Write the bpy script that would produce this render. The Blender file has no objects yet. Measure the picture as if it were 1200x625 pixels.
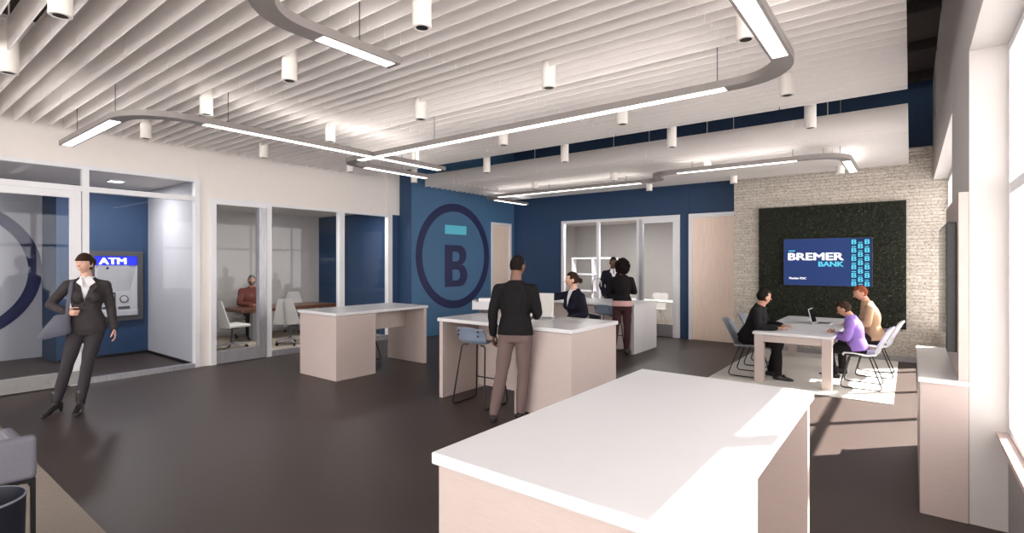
import bpy, bmesh, math, random
from mathutils import Vector, Matrix, noise
random.seed(7)
SC = bpy.context.scene
COL = SC.collection
PI = math.pi
# ------------------------------------------------------------------ camera, sky, sun, exposure
cam = bpy.data.cameras.new('camera'); camo = bpy.data.objects.new('camera', cam); COL.objects.link(camo)
cam.sensor_width = 36; cam.lens = 607.5/1200*36; cam.shift_y = -5.2/1200; cam.clip_start = .02
camo.location = (0, 0, 1.75); camo.rotation_euler = (PI/2, 0, math.radians(37.56)); SC.camera = camo
SC.view_settings.view_transform = 'Standard'; SC.view_settings.look = 'None'
SC.view_settings.gamma = 1; SC.view_settings.use_curve_mapping = False
SC.view_settings.exposure = 0.35
SUN = 85.0; SKY = 5.3; STRIP = 2.8; UP = 5.2
w = bpy.data.worlds.new('sky'); SC.world = w; w.use_nodes = True
w.node_tree.nodes['Background'].inputs[0].default_value = (1.0, .955, .925, 1)
w.node_tree.nodes['Background'].inputs[1].default_value = SKY
def lamp(name, kind, loc, rot=(0,0,0), energy=10, color=(1,1,1), size=None, size_y=None, portal=False, angle=None):
    l = bpy.data.lights.new(name, kind); l.energy = energy; l.color = color
    if kind == 'AREA':
        l.shape = 'RECTANGLE'; l.size = size; l.size_y = size_y or size
        if portal: l.cycles.is_portal = True
    if angle is not None: l.angle = angle
    o = bpy.data.objects.new(name, l); o.location = loc; o.rotation_euler = rot; COL.objects.link(o); return o
el = math.atan(.69/.58)
sd = Vector((.69*math.cos(el)/math.hypot(.69,.72), .72*math.cos(el)/math.hypot(.69,.72), math.sin(el)))
sun = lamp('sun', 'SUN', (6, 12, 8), energy=SUN, color=(1, .93, .86), angle=math.radians(.9))
sun.rotation_euler = sd.to_track_quat('Z', 'Y').to_euler()
lamp('window_portal_near', 'AREA', (.62, 0, 1.9), (0, PI/2, 0), 1, size=2.6, size_y=9, portal=True)
lamp('window_portal_far', 'AREA', (.62, 8.9, 1.9), (0, PI/2, 0), 1, size=2.6, size_y=5, portal=True)
lamp('window_portal_rear', 'AREA', (-4.55, -5.1, 2.45), (PI/2, 0, 0), 1, size=9.5, size_y=4.7, portal=True)  # guides sky light through the added rear glazing

# ------------------------------------------------------------------ materials
def mat(name, col, rough=.5, metal=0, spec=.5, noise_amt=0, noise_scale=8, bump=0, bump_scale=60, stretch=(1,1,1), emit=None, estr=0, coat=0, sheen=0):
    m = bpy.data.materials.new(name); m.use_nodes = True; nt = m.node_tree; b = nt.nodes['Principled BSDF']
    b.inputs['Base Color'].default_value = (*col, 1); b.inputs['Roughness'].default_value = rough
    b.inputs['Metallic'].default_value = metal; b.inputs['Specular IOR Level'].default_value = spec
    if coat: b.inputs['Coat Weight'].default_value = coat
    if sheen: b.inputs['Sheen Weight'].default_value = sheen
    if emit: b.inputs['Emission Color'].default_value = (*emit, 1); b.inputs['Emission Strength'].default_value = estr
    if noise_amt or bump:
        tc = nt.nodes.new('ShaderNodeTexCoord'); mp = nt.nodes.new('ShaderNodeMapping'); mp.inputs['Scale'].default_value = stretch
        nt.links.new(tc.outputs['Object'], mp.inputs[0])
    if noise_amt:
        n = nt.nodes.new('ShaderNodeTexNoise'); n.inputs['Scale'].default_value = noise_scale; n.inputs['Detail'].default_value = 4
        nt.links.new(mp.outputs[0], n.inputs['Vector'])
        r = nt.nodes.new('ShaderNodeValToRGB'); r.color_ramp.elements[0].position = .3; r.color_ramp.elements[1].position = .7
        r.color_ramp.elements[0].color = (*[c*(1-noise_amt) for c in col], 1); r.color_ramp.elements[1].color = (*[min(1, c*(1+noise_amt)) for c in col], 1)
        nt.links.new(n.outputs['Fac'], r.inputs[0]); nt.links.new(r.outputs[0], b.inputs['Base Color'])
    if bump:
        n2 = nt.nodes.new('ShaderNodeTexNoise'); n2.inputs['Scale'].default_value = bump_scale; nt.links.new(mp.outputs[0], n2.inputs['Vector'])
        bp = nt.nodes.new('ShaderNodeBump'); bp.inputs['Strength'].default_value = bump; bp.inputs['Distance'].default_value = .01
        nt.links.new(n2.outputs['Fac'], bp.inputs['Height']); nt.links.new(bp.outputs[0], b.inputs['Normal'])
    return m
def glass_mat(name, tint=(.96,.97,.97), ior=1.5, k=1.0):
    m = bpy.data.materials.new(name); m.use_nodes = True; nt = m.node_tree; nt.nodes.clear()
    o = nt.nodes.new('ShaderNodeOutputMaterial'); mx = nt.nodes.new('ShaderNodeMixShader'); t = nt.nodes.new('ShaderNodeBsdfTransparent')
    g = nt.nodes.new('ShaderNodeBsdfGlossy'); f = nt.nodes.new('ShaderNodeFresnel'); g.inputs['Roughness'].default_value = 0
    mu = nt.nodes.new('ShaderNodeMath'); mu.operation = 'MULTIPLY'; mu.inputs[1].default_value = k
    t.inputs[0].default_value = (*tint, 1); f.inputs[0].default_value = ior
    nt.links.new(f.outputs[0], mu.inputs[0]); nt.links.new(mu.outputs[0], mx.inputs[0]); nt.links.new(t.outputs[0], mx.inputs[1]); nt.links.new(g.outputs[0], mx.inputs[2]); nt.links.new(mx.outputs[0], o.inputs[0])
    return m
M = {}
M['floor'] = mat('dark_resilient_floor', (.046,.032,.027), .45, spec=.4, noise_amt=.06, noise_scale=1.2, bump=.02, bump_scale=200)
M['white_wall'] = mat('white_wall_paint', (.84,.79,.755), .8, noise_amt=.01, bump=.02, bump_scale=120)
M['office_wall'] = mat('warm_grey_wall_paint', (.50,.475,.455), .8, noise_amt=.01, bump=.02, bump_scale=120)
M['grey_wall'] = mat('cool_grey_wall_paint', (.50,.50,.53), .7, noise_amt=.01)
M['navy'] = mat('navy_wall_paint', (.018,.052,.125), .65, noise_amt=.02, bump=.02, bump_scale=120)
M['blue'] = mat('blue_feature_wall_paint', (.062,.155,.29), .6, noise_amt=.02)
M['ring'] = mat('deep_indigo_paint', (.013,.017,.085), .5, noise_amt=.01)
M['cyan'] = mat('cyan_paint', (.13,.62,.80), .5, noise_amt=.01)
M['dark_ceiling'] = mat('dark_ceiling_paint', (.035,.028,.026), .9, noise_amt=.05)
M['ceiling_white'] = mat('office_ceiling_paint', (.75,.70,.66), .9, noise_amt=.01)
M['baffle'] = mat('white_felt_baffle', (.95,.92,.905), .9, noise_amt=.015, noise_scale=20, sheen=.1)
_nt = M['baffle'].node_tree; _b = _nt.nodes['Principled BSDF']; _t = _nt.nodes.new('ShaderNodeBsdfTranslucent'); _t.inputs[0].default_value = (.975,.955,.945,1)
_m = _nt.nodes.new('ShaderNodeMixShader'); _m.inputs[0].default_value = .82; _o = _nt.nodes['Material Output']
_nt.links.new(_b.outputs[0], _m.inputs[1]); _nt.links.new(_t.outputs[0], _m.inputs[2]); _nt.links.new(_m.outputs[0], _o.inputs[0])
M['frame_white'] = mat('white_frame_paint', (.80,.80,.83), .35, noise_amt=.01)
M['aluminium'] = mat('brushed_aluminium', (.42,.42,.45), .38, metal=.6, noise_amt=.12, noise_scale=30, stretch=(1,1,.15))
M['glass'] = glass_mat('clear_glass', (.93,.94,.955), 1.5, .30)
M['outer_glass'] = glass_mat('window_glass', (1,1,1), 1.45, .7)
M['wood_face'] = mat('pale_blush_laminate', (.50,.415,.385), .45, noise_amt=.035, noise_scale=14, stretch=(1,1,12), bump=.02, bump_scale=30)
M['white_top'] = mat('white_solid_surface', (.66,.65,.665), .28, noise_amt=.008)
M['door_wood'] = mat('pale_beige_door_veneer', (.90,.73,.61), .5, noise_amt=.05, noise_scale=6, stretch=(8,8,.6))
M['fixture'] = mat('grey_metal_housing', (.26,.235,.225), .45, metal=.2, noise_amt=.02)
M['uplight'] = mat('uplight_diffuser', (.9,.9,.9), .5, emit=(1,.95,.91), estr=UP, noise_amt=.005)  # glow for the strips added above the pendants
M['strip'] = mat('lit_diffuser', (.9,.9,.9), .5, emit=(1,.97,.94), estr=STRIP, noise_amt=.005)
M['down_white'] = mat('downlight_white', (.80,.76,.71), .5, noise_amt=.01)
M['black'] = mat('black_metal', (.012,.011,.012), .4, metal=.3, noise_amt=.05)
M['black_plastic'] = mat('black_plastic', (.012,.012,.014), .35, noise_amt=.05)
M['blue_seat'] = mat('grey_blue_shell', (.22,.27,.36), .4, noise_amt=.03)
M['grey_seat'] = mat('light_grey_shell', (.55,.56,.62), .4, noise_amt=.03)
M['dgrey_seat'] = mat('slate_grey_shell', (.17,.18,.21), .4, noise_amt=.03)
M['mesh_white'] = mat('white_chair_mesh', (.62,.61,.58), .6, noise_amt=.03, noise_scale=30)
M['chrome'] = mat('polished_chrome', (.75,.75,.77), .12, metal=1, noise_amt=.02)
M['walnut'] = mat('walnut_veneer', (.10,.035,.016), .35, noise_amt=.25, noise_scale=9, stretch=(1,8,1))
M['walnut_light'] = mat('table_top_veneer', (.15,.075,.045), .3, noise_amt=.15, noise_scale=9, stretch=(1,8,1))
M['carpet'] = mat('beige_carpet', (.42,.36,.29), .95, noise_amt=.12, noise_scale=60, bump=.3, bump_scale=300)
M['rug'] = mat('pale_rug', (.60,.57,.53), .95, noise_amt=.05, noise_scale=50, bump=.2, bump_scale=350)
M['rug2'] = mat('taupe_rug', (.24,.20,.17), .95, noise_amt=.06, noise_scale=50, bump=.2, bump_scale=350)
M['silver'] = mat('silver_grey_panel', (.42,.42,.43), .45, noise_amt=.02)
M['atm_light'] = mat('light_grey_plastic', (.52,.52,.54), .4, noise_amt=.02)
M['atm_dark'] = mat('dark_grey_surround', (.07,.068,.07), .5, noise_amt=.03)
M['atm_blue'] = mat('lit_blue_sign', (.01,.02,.5), .4, emit=(.012,.02,.55), estr=.9, noise_amt=.01)
M['text_white'] = mat('lit_white_letters', (.9,.9,.9), .5, emit=(.9,.9,1), estr=.5, noise_amt=.01)
M['screen_navy'] = mat('screen_navy_picture', (.012,.025,.08), .6, spec=.1, emit=(.014,.028,.105), estr=.75, noise_amt=.01)
M['screen_pat'] = mat('screen_dark_stripe', (.008,.016,.05), .6, spec=.1, emit=(.010,.020,.075), estr=.7, noise_amt=.01)
M['screen_cyan'] = mat('screen_cyan_letters', (.06,.34,.46), .5, spec=.1, emit=(.10,.50,.68), estr=.5, noise_amt=.01)
M['screen_off'] = mat('dark_glass_screen', (.006,.006,.010), .08, noise_amt=.02)
M['slate'] = mat('dark_slate_plastic', (.012,.014,.022), .5, spec=.2, noise_amt=.04)
M['lounge'] = mat('lavender_grey_upholstery', (.13,.125,.155), .7, noise_amt=.03, noise_scale=40, bump=.1, bump_scale=300)
M['concrete'] = mat('grey_sill_panel', (.32,.31,.31), .7, noise_amt=.08, noise_scale=12)
M['pink_trim'] = mat('blush_trim', (.62,.5,.47), .5, noise_amt=.02)
M['leaf'] = mat('dark_moss_leaves', (.011,.014,.006), .8, noise_amt=.6, noise_scale=40)
M['leaf2'] = mat('bright_moss_leaves', (.065,.075,.03), .7, noise_amt=.3, noise_scale=40)
M['moss'] = mat('moss_backing', (.008,.010,.005), .9, noise_amt=.6, noise_scale=30, bump=1, bump_scale=60)
def stone_mat():
    m = mat('split_face_stone', (.6,.57,.5), .85); nt = m.node_tree; b = nt.nodes['Principled BSDF']
    tc = nt.nodes.new('ShaderNodeTexCoord'); mp = nt.nodes.new('ShaderNodeMapping'); mp.inputs['Rotation'].default_value = (PI/2, 0, 0)
    nt.links.new(tc.outputs['Object'], mp.inputs[0])
    nz = nt.nodes.new('ShaderNodeTexNoise'); nz.inputs['Scale'].default_value = 9; nt.links.new(mp.outputs[0], nz.inputs['Vector'])
    va = nt.nodes.new('ShaderNodeVectorMath'); va.operation = 'MULTIPLY_ADD'; va.inputs[1].default_value = (.03,.02,0)
    nt.links.new(nz.outputs['Color'], va.inputs[0]); nt.links.new(mp.outputs[0], va.inputs[2])
    br = nt.nodes.new('ShaderNodeTexBrick'); br.inputs['Scale'].default_value = 1; br.inputs['Brick Width'].default_value = .30; br.inputs['Row Height'].default_value = .058
    br.inputs['Mortar Size'].default_value = .004; br.inputs['Mortar Smooth'].default_value = .4; br.inputs['Bias'].default_value = 0; br.squash = 1.4
    br.inputs['Color1'].default_value = (.60,.545,.48,1); br.inputs['Color2'].default_value = (.50,.45,.39,1); br.inputs['Mortar'].default_value = (.40,.355,.30,1)
    nt.links.new(va.outputs[0], br.inputs['Vector'])
    n2 = nt.nodes.new('ShaderNodeTexNoise'); n2.inputs['Scale'].default_value = 28; n2.inputs['Detail'].default_value = 6; nt.links.new(mp.outputs[0], n2.inputs['Vector'])
    rp = nt.nodes.new('ShaderNodeValToRGB'); rp.color_ramp.elements[0].position = .28; rp.color_ramp.elements[0].color = (.55,.55,.52,1); rp.color_ramp.elements[1].position = .55; rp.color_ramp.elements[1].color = (1.0,1.0,1.0,1)
    nt.links.new(n2.outputs['Fac'], rp.inputs[0])
    mx = nt.nodes.new('ShaderNodeMix'); mx.data_type = 'RGBA'; mx.blend_type = 'MULTIPLY'; mx.inputs['Factor'].default_value = 1
    nt.links.new(br.outputs['Color'], mx.inputs['A']); nt.links.new(rp.outputs[0], mx.inputs['B']); nt.links.new(mx.outputs['Result'], b.inputs['Base Color'])
    ad = nt.nodes.new('ShaderNodeMath'); ad.operation = 'MULTIPLY_ADD'; ad.inputs[1].default_value = -1; nt.links.new(br.outputs['Fac'], ad.inputs[0]); nt.links.new(n2.outputs['Fac'], ad.inputs[2])
    bp = nt.nodes.new('ShaderNodeBump'); bp.inputs['Strength'].default_value = .8; bp.inputs['Distance'].default_value = .02
    nt.links.new(ad.outputs[0], bp.inputs['Height']); nt.links.new(bp.outputs[0], b.inputs['Normal'])
    return m
M['stone'] = stone_mat()
M['pier'] = mat('window_wall_paint', (.56,.53,.515), .8, noise_amt=.01)

# ------------------------------------------------------------------ mesh helpers
def frames(pts, closed=False):
    out = []; n = len(pts); prev = None
    for i in range(n):
        a = pts[i-1] if (i > 0 or closed) else pts[i]; b = pts[(i+1) % n] if (i < n-1 or closed) else pts[i]
        t = (b-a).normalized()
        if prev is None:
            u = t.cross(Vector((0,0,1)))
            if u.length < .1: u = t.cross(Vector((0,1,0)))
            u.normalize()
        else:
            u = prev - t*prev.dot(t)
            if u.length < 1e-5: u = t.orthogonal()
            u.normalize()
        prev = u; out.append((t, u, t.cross(u)))
    return out
def fillet(pts, r, n=6, closed=False):
    pts = [Vector(p) for p in pts]; out = []; N = len(pts)
    for i, p in enumerate(pts):
        if not closed and i in (0, N-1): out.append(p); continue
        a = pts[i-1]-p; b = pts[(i+1) % N]-p; rr = r[i] if isinstance(r, (list, tuple)) else r
        ang = a.angle(b)
        if rr <= 0 or ang > 3.1: out.append(p); continue
        d = min(rr/math.tan(ang/2), a.length*.49, b.length*.49); R = d*math.tan(ang/2)
        A = p+a.normalized()*d; B = p+b.normalized()*d; c = p+(a.normalized()+b.normalized()).normalized()*(R/math.sin(ang/2))
        va = A-c; vb = B-c; th = va.angle(vb)
        for k in range(n+1):
            s = k/n; out.append(c+(va*math.sin((1-s)*th)+vb*math.sin(s*th))/math.sin(th))
    return out
class MB:
    def __init__(s): s.bm = bmesh.new(); s.n = 0
    def box(s, x0, x1, y0, y1, z0, z1, bev=0, seg=2, mx=None):
        t = bmesh.new() if bev else s.bm
        e = min(s.n, 10)*.00025; s.n += 1; x0 += e; y0 += e; z0 += e; x1 -= e; y1 -= e; z1 -= e
        vs = [t.verts.new((x, y, z)) for x in (x0, x1) for y in (y0, y1) for z in (z0, z1)]
        for f in ((0,1,3,2),(4,6,7,5),(0,4,5,1),(2,3,7,6),(0,2,6,4),(1,5,7,3)): t.faces.new([vs[i] for i in f])
        if bev: bmesh.ops.bevel(t, geom=t.edges[:], offset=bev, segments=seg, profile=.5, affect='EDGES')
        if mx: bmesh.ops.transform(t, matrix=mx, verts=(t.verts[:] if bev else vs))
        if bev: s._merge(t)
        return s
    def _merge(s, t):
        me = bpy.data.meshes.new('tmp'); t.to_mesh(me); t.free(); s.bm.from_mesh(me); bpy.data.meshes.remove(me)
    def mesh(s, me, mx=None):
        n = len(s.bm.verts); s.bm.from_mesh(me); s.bm.verts.ensure_lookup_table()
        if mx: bmesh.ops.transform(s.bm, matrix=mx, verts=s.bm.verts[n:])
        return s
    def tube(s, pts, r, sides=8, closed=False, cap=True):
        pts = [Vector(p) for p in pts]; fr = frames(pts, closed); rings = []
        for i, (p, (t, u, v)) in enumerate(zip(pts, fr)):
            rr = r[i] if isinstance(r, (list, tuple)) else r
            rings.append([s.bm.verts.new(p+(u*math.cos(2*PI*k/sides)+v*math.sin(2*PI*k/sides))*rr) for k in range(sides)])
        s._skin(rings, closed, cap); return s
    def _skin(s, rings, closed, cap):
        n = len(rings); m = len(rings[0])
        for i in range(n if closed else n-1):
            a, b = rings[i], rings[(i+1) % n]
            for k in range(m): s.bm.faces.new((a[k], a[(k+1) % m], b[(k+1) % m], b[k]))
        if cap and not closed: s.bm.faces.new(rings[0][::-1]); s.bm.faces.new(rings[-1])
    def sweep_rect(s, pts, wd, z0, z1, cap=True):   # pts in plan (x, y)
        pts = [Vector((p[0], p[1], 0)) for p in pts]; rings = []
        for i, p in enumerate(pts):
            a = pts[max(i-1, 0)]; b = pts[min(i+1, len(pts)-1)]; t = (b-a).normalized(); n = Vector((-t.y, t.x, 0))
            rings.append([s.bm.verts.new((q.x, q.y, z)) for q, z in ((p-n*wd/2, z0), (p+n*wd/2, z0), (p+n*wd/2, z1), (p-n*wd/2, z1))])
        s._skin(rings, False, cap); return s
    def loft(s, secs, sides=16, cap=True, power=2.0):   # secs: (centre, U, V)
        rings = []
        for c, U, V in secs:
            c, U, V = Vector(c), Vector(U), Vector(V); ring = []
            for k in range(sides):
                a = 2*PI*k/sides; ca, sa = math.cos(a), math.sin(a)
                ring.append(s.bm.verts.new(c+U*math.copysign(abs(ca)**(2/power), ca)+V*math.copysign(abs(sa)**(2/power), sa)))
            rings.append(ring)
        s._skin(rings, False, cap); return s
    def lathe(s, prof, c=(0,0,0), sides=24, mx=None):
        n0 = len(s.bm.verts); rings = []; new = []
        for r, z in prof:
            ring = [s.bm.verts.new((c[0]+r*math.cos(2*PI*k/sides), c[1]+r*math.sin(2*PI*k/sides), c[2]+z)) for k in range(sides)]
            rings.append(ring); new += ring
        s._skin(rings, False, True)
        if mx: bmesh.ops.transform(s.bm, matrix=mx, verts=new)
        return s
    def ball(s, c, r, seg=16, rings=10, mx=None):
        R = Vector(r) if not isinstance(r, (int, float)) else Vector((r, r, r))
        m = Matrix.Translation(c) @ (mx or Matrix()) @ Matrix.Diagonal((*R, 1))
        bmesh.ops.create_uvsphere(s.bm, u_segments=seg, v_segments=rings, radius=1, matrix=m); return s
    def prism(s, poly, d0, d1, plane='xy'):
        def P(a, b, d): return {'xy': (a, b, d), 'yz': (d, a, b), 'xz': (a, d, b)}[plane]
        A = [s.bm.verts.new(P(a, b, d0)) for a, b in poly]; B = [s.bm.verts.new(P(a, b, d1)) for a, b in poly]
        s.bm.faces.new(A[::-1]); s.bm.faces.new(B)
        for i in range(len(poly)):
            j = (i+1) % len(poly); s.bm.faces.new((A[i], A[j], B[j], B[i]))
        return s
    def build(s, name, m, parent=None, world=False, smooth=False):
        bmesh.ops.recalc_face_normals(s.bm, faces=s.bm.faces[:])
        if world and parent: bmesh.ops.transform(s.bm, matrix=parent['_m'].inverted() if False else wm(parent).inverted(), verts=s.bm.verts[:])
        me = bpy.data.meshes.new(name); s.bm.to_mesh(me); s.bm.free()
        for x in (m if isinstance(m, list) else [m]): me.materials.append(x)
        if smooth:
            for p in me.polygons: p.use_smooth = True
            if smooth != 'full':
                try: me.set_sharp_from_angle(angle=math.radians(smooth if smooth is not True else 35))
                except Exception: pass
        o = bpy.data.objects.new(name, me); COL.objects.link(o)
        if parent: o.parent = parent
        return o
def wm(o):
    m = Matrix.LocRotScale(o.location, o.rotation_euler.to_quaternion(), o.scale)
    return wm(o.parent) @ m if o.parent else m
def tag(o, label=None, cat=None, group=None, kind=None):
    if label: o['label'] = label
    if cat: o['category'] = cat
    if group: o['group'] = group
    if kind: o['kind'] = kind
    return o
def thing(name, label, cat, loc=(0,0,0), rz=0, group=None):
    o = bpy.data.objects.new(name, None); o.empty_display_size = .1; o.location = loc; o.rotation_euler = (0,0,rz); COL.objects.link(o)
    return tag(o, label, cat, group)
def struct(name, mb, m, parent=None, smooth=False):
    o = mb.build(name, m, parent, smooth=smooth)
    if not parent: o['kind'] = 'structure'
    return o
def kids(o): return [c for c in COL.objects if c.parent == o]
def dup(root, loc, rz, label=None, group=None):
    r = root.copy(); COL.objects.link(r); r.location = loc; r.rotation_euler = (0,0,rz)
    if label: r['label'] = label
    if group: r['group'] = group
    for ch in kids(root):
        c = ch.copy(); COL.objects.link(c); c.parent = r
        for g in kids(ch):
            d = g.copy(); COL.objects.link(d); d.parent = c
    return r
def text_mesh(txt, size, offset=0, extrude=.002, align='LEFT', spacing=1.0, sx=1.0):
    c = bpy.data.curves.new('t', 'FONT'); c.body = txt; c.size = size; c.offset = offset; c.extrude = extrude; c.align_x = align; c.space_character = spacing
    c.resolution_u = 3
    o = bpy.data.objects.new('t', c); COL.objects.link(o); dg = bpy.context.evaluated_depsgraph_get(); dg.update()
    me = bpy.data.meshes.new_from_object(o.evaluated_get(dg)); bpy.data.objects.remove(o); bpy.data.curves.remove(c)
    me.transform(Matrix.Diagonal((sx, 1, 1, 1))); return me
def bold_text(txt, size, dx, dy=0, sx=1.0):
    me = text_mesh(txt, size, 0, .002, sx=sx); b = MB()
    for i, (u, v) in enumerate(((-1,0),(-.33,0),(.33,0),(1,0),(0,-1),(0,1),(-.7,.7),(.7,-.7))): b.mesh(me, Matrix.Translation((u*dx, v*dy, i*.00004)))
    out = bpy.data.meshes.new('bt'); b.bm.to_mesh(out); b.bm.free(); return out
def curve_mesh(loops, extrude):   # 2D filled outline with holes
    c = bpy.data.curves.new('c', 'CURVE'); c.dimensions = '2D'; c.fill_mode = 'BOTH'; c.extrude = extrude
    for L in loops:
        sp = c.splines.new('POLY'); sp.points.add(len(L)-1); sp.use_cyclic_u = True
        for i, (x, y) in enumerate(L): sp.points[i].co = (x, y, 0, 1)
    o = bpy.data.objects.new('c', c); COL.objects.link(o); dg = bpy.context.evaluated_depsgraph_get(); dg.update()
    me = bpy.data.meshes.new_from_object(o.evaluated_get(dg)); bpy.data.objects.remove(o); bpy.data.curves.remove(c); return me
def circ(cx, cy, r, n=96): return [(cx+r*math.cos(2*PI*k/n), cy+r*math.sin(2*PI*k/n)) for k in range(n)]
def B_loops(w=1.0, h=1.25):     # heavy capital B in a unit box, counters as holes
    def bowl(x0, y0, y1, xr, n=10):
        r = (y1-y0)/2; pts = []
        for k in range(n+1):
            a = -PI/2+PI*k/n; pts.append((xr-r+min(1, 1)*r*math.cos(a), (y0+y1)/2+r*math.sin(a)))
        return pts
    outer = [(0, 0)] + bowl(0, 0, h*.54, w) + bowl(0, h*.52, h, w*.95) + [(0, h)]
    c1 = [(w*.32, h*.15)] + bowl(0, h*.15, h*.41, w*.68) + [(w*.32, h*.41)]
    c2 = [(w*.32, h*.61)] + bowl(0, h*.61, h*.84, w*.65) + [(w*.32, h*.84)]
    return [outer, c1, c2]
LEFT = Matrix.Rotation(PI/2, 4, 'Z') @ Matrix.Rotation(PI/2, 4, 'X')     # drawings that face +X
BACK = Matrix.Rotation(PI/2, 4, 'X')                                     # drawings that face -Y
def T(x, y, z): return Matrix.Translation((x, y, z))

# ------------------------------------------------------------------ the room shell
XW, HT = -9.4, 5.0
struct('floor', MB().box(-13.3, .6, -5.2, 16, -.1, 0), M['floor'])
struct('ceiling', MB().box(-13.3, .9, -5.2, 16, HT, HT+.12), M['dark_ceiling'])
for i, y in enumerate([-3.8, -2.3, -.8, .7, 2.2, 3.7, 5.2, 6.7, 8.2, 9.7, 11.2]):
    b = MB().box(-9.38, .3, y-.03, y+.03, HT-.16, HT).box(-9.38, .3, y-.07, y+.07, HT-.16, HT-.145)
    struct('trim_%d' % (i+1), b, M['dark_ceiling'])
# left wall, openings cut by leaving gaps
wl = MB()
wl.box(XW-.14, XW, -5.2, -.6, 0, HT).box(XW-.14, XW, -.6, 3.66, 3.14, HT).box(XW-.14, XW, 3.66, 3.84, 0, HT).box(XW-.14, XW, 3.84, 7.95, 2.83, HT)
wl.box(XW, XW+.02, 7.57, 7.93, 2.80, HT)
struct('wall_left', wl, M['white_wall'])
# feature wall with ring
struct('wall_feature', MB().box(XW, -8.99, 7.95, 10.76, 0, HT).box(XW, -8.99, 10.76, 11.64, 2.83, HT).box(XW, -8.99, 11.64, 11.95, 0, HT), M['blue'])
struct('wall_corner', MB().box(XW-.13, -8.995, 7.93, 7.948, 0, HT), M['navy'])
# back wall
wb = MB().box(-8.99, -7.40, 11.8, 11.95, 0, HT).box(-7.40, -4.20, 11.8, 11.95, 2.84, HT).box(-4.20, -3.99, 11.8, 11.95, 0, HT).box(-3.99, -2.90, 11.8, 11.95, 2.84, HT).box(-2.90, .55, 11.8, 11.95, 0, HT)
struct('wall_back', wb, M['navy'])
struct('wall_stone', MB().box(-2.92, .50, 11.4, 11.8, 0, 3.74), M['stone'])
struct('baseboard_back', MB().box(-2.92, .50, 11.375, 11.4, 0, .10), M['concrete'])
# window wall on the right: inner face of piers X=.31, knee wall X=.5
wr = MB()
wr.box(.31, .68, -5.2, 16, 3.16, HT)
wr.box(.31, .62, 4.61, 6.42, 0, 3.16)
wr.box(.31, .62, -5.2, -4.4, 0, 3.16).box(.31, .62, -.45, -.05, 0, 3.16)
wr.box(.50, .62, 11.4, 16, 0, 3.16)
struct('wall_right', wr, M['pier'])
struct('wall_sill', MB().box(.50, .62, -4.4, 4.61, 0, .64).box(.50, .62, 6.42, 11.4, 0, .64), M['concrete'])
def window_frame(idx, y0, y1, muls, z0=.64, z1=3.16, tr=2.22):
    f = MB(); x0, x1 = .50, .58
    f.box(x0, x1, y0, y0+.05, z0, z1).box(x0, x1, y1-.05, y1, z0, z1).box(x0, x1, y0, y1, z1-.06, z1).box(x0, x1, y0, y1, z0, z0+.05).box(x0, x1, y0, y1, tr-.035, tr+.035)
    for m in muls: f.box(x0, x1, m[0]-m[1]/2, m[0]+m[1]/2, z0, z1)
    o = struct('window_%d' % idx, f, M['frame_white'])
    MB().box(.535, .541, y0, y1, z0, z1).build('glass_pane', M['outer_glass'], o)
    MB().box(.44, .50, y0, y1, z0-.03, z0+.005, bev=.004).build('window_sill', M['pink_trim'], o)
window_frame(1, -.05, 4.61, [(1.7, .06), (3.33, .12)])
window_frame(2, 6.42, 11.4, [(7.83, .06), (9.35, .06), (10.95, .06)])
window_frame(3, -4.4, -.45, [(-1.8, .06), (-3.1, .06)])
# unseen rear wall; its full-height glazing is added to light the baffles
rw = MB().box(-13.3, -9.3, -5.2, -5.05, 0, HT).box(-9.3, .62, -5.2, -5.05, 4.8, HT).box(.2, .62, -5.2, -5.05, 0, 4.8).box(-9.3, .2, -5.2, -5.05, 0, .1)
struct('wall_rear', rw, M['white_wall'])
f = MB()
for x in (-9.27, -7.4, -5.5, -3.6, -1.7, .17): f.box(x-.03, x+.03, -5.17, -5.1, .1, 4.8)
f.box(-9.3, .2, -5.17, -5.1, 2.2, 2.27).box(-9.3, .2, -5.17, -5.1, .1, .16).box(-9.3, .2, -5.17, -5.1, 4.74, 4.8)
o = struct('window_4', f, M['frame_white']); MB().box(-9.3, .2, -5.14, -5.134, .1, 4.8).build('glass_pane', M['outer_glass'], o)

# vestibule behind the left wall
struct('wall_vestibule_side', MB().box(-12.9, XW-.14, 3.66, 3.78, 0, 3.3), M['grey_wall'])
struct('wall_vestibule_navy', MB().box(-12.9, -11.7, 2.30, 3.66, 0, 3.2), M['navy'])
struct('wall_vestibule_end', MB().box(-12.95, -12.72, -.7, 2.30, 0, 3.2), M['grey_wall'])
struct('wall_vestibule_near', MB().box(-12.9, XW-.14, -.8, -.7, 0, 3.3), M['grey_wall'])
struct('ceiling_vestibule', MB().box(-12.95, XW-.14, -.8, 3.66, 3.12, 3.2), M['ceiling_white'])
struct('baseboard_vestibule', MB().box(-11.7, -11.69, 2.30, 3.65, 0, .05).box(-11.7, XW-.14, 3.645, 3.66, 0, .05), M['black'])
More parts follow.
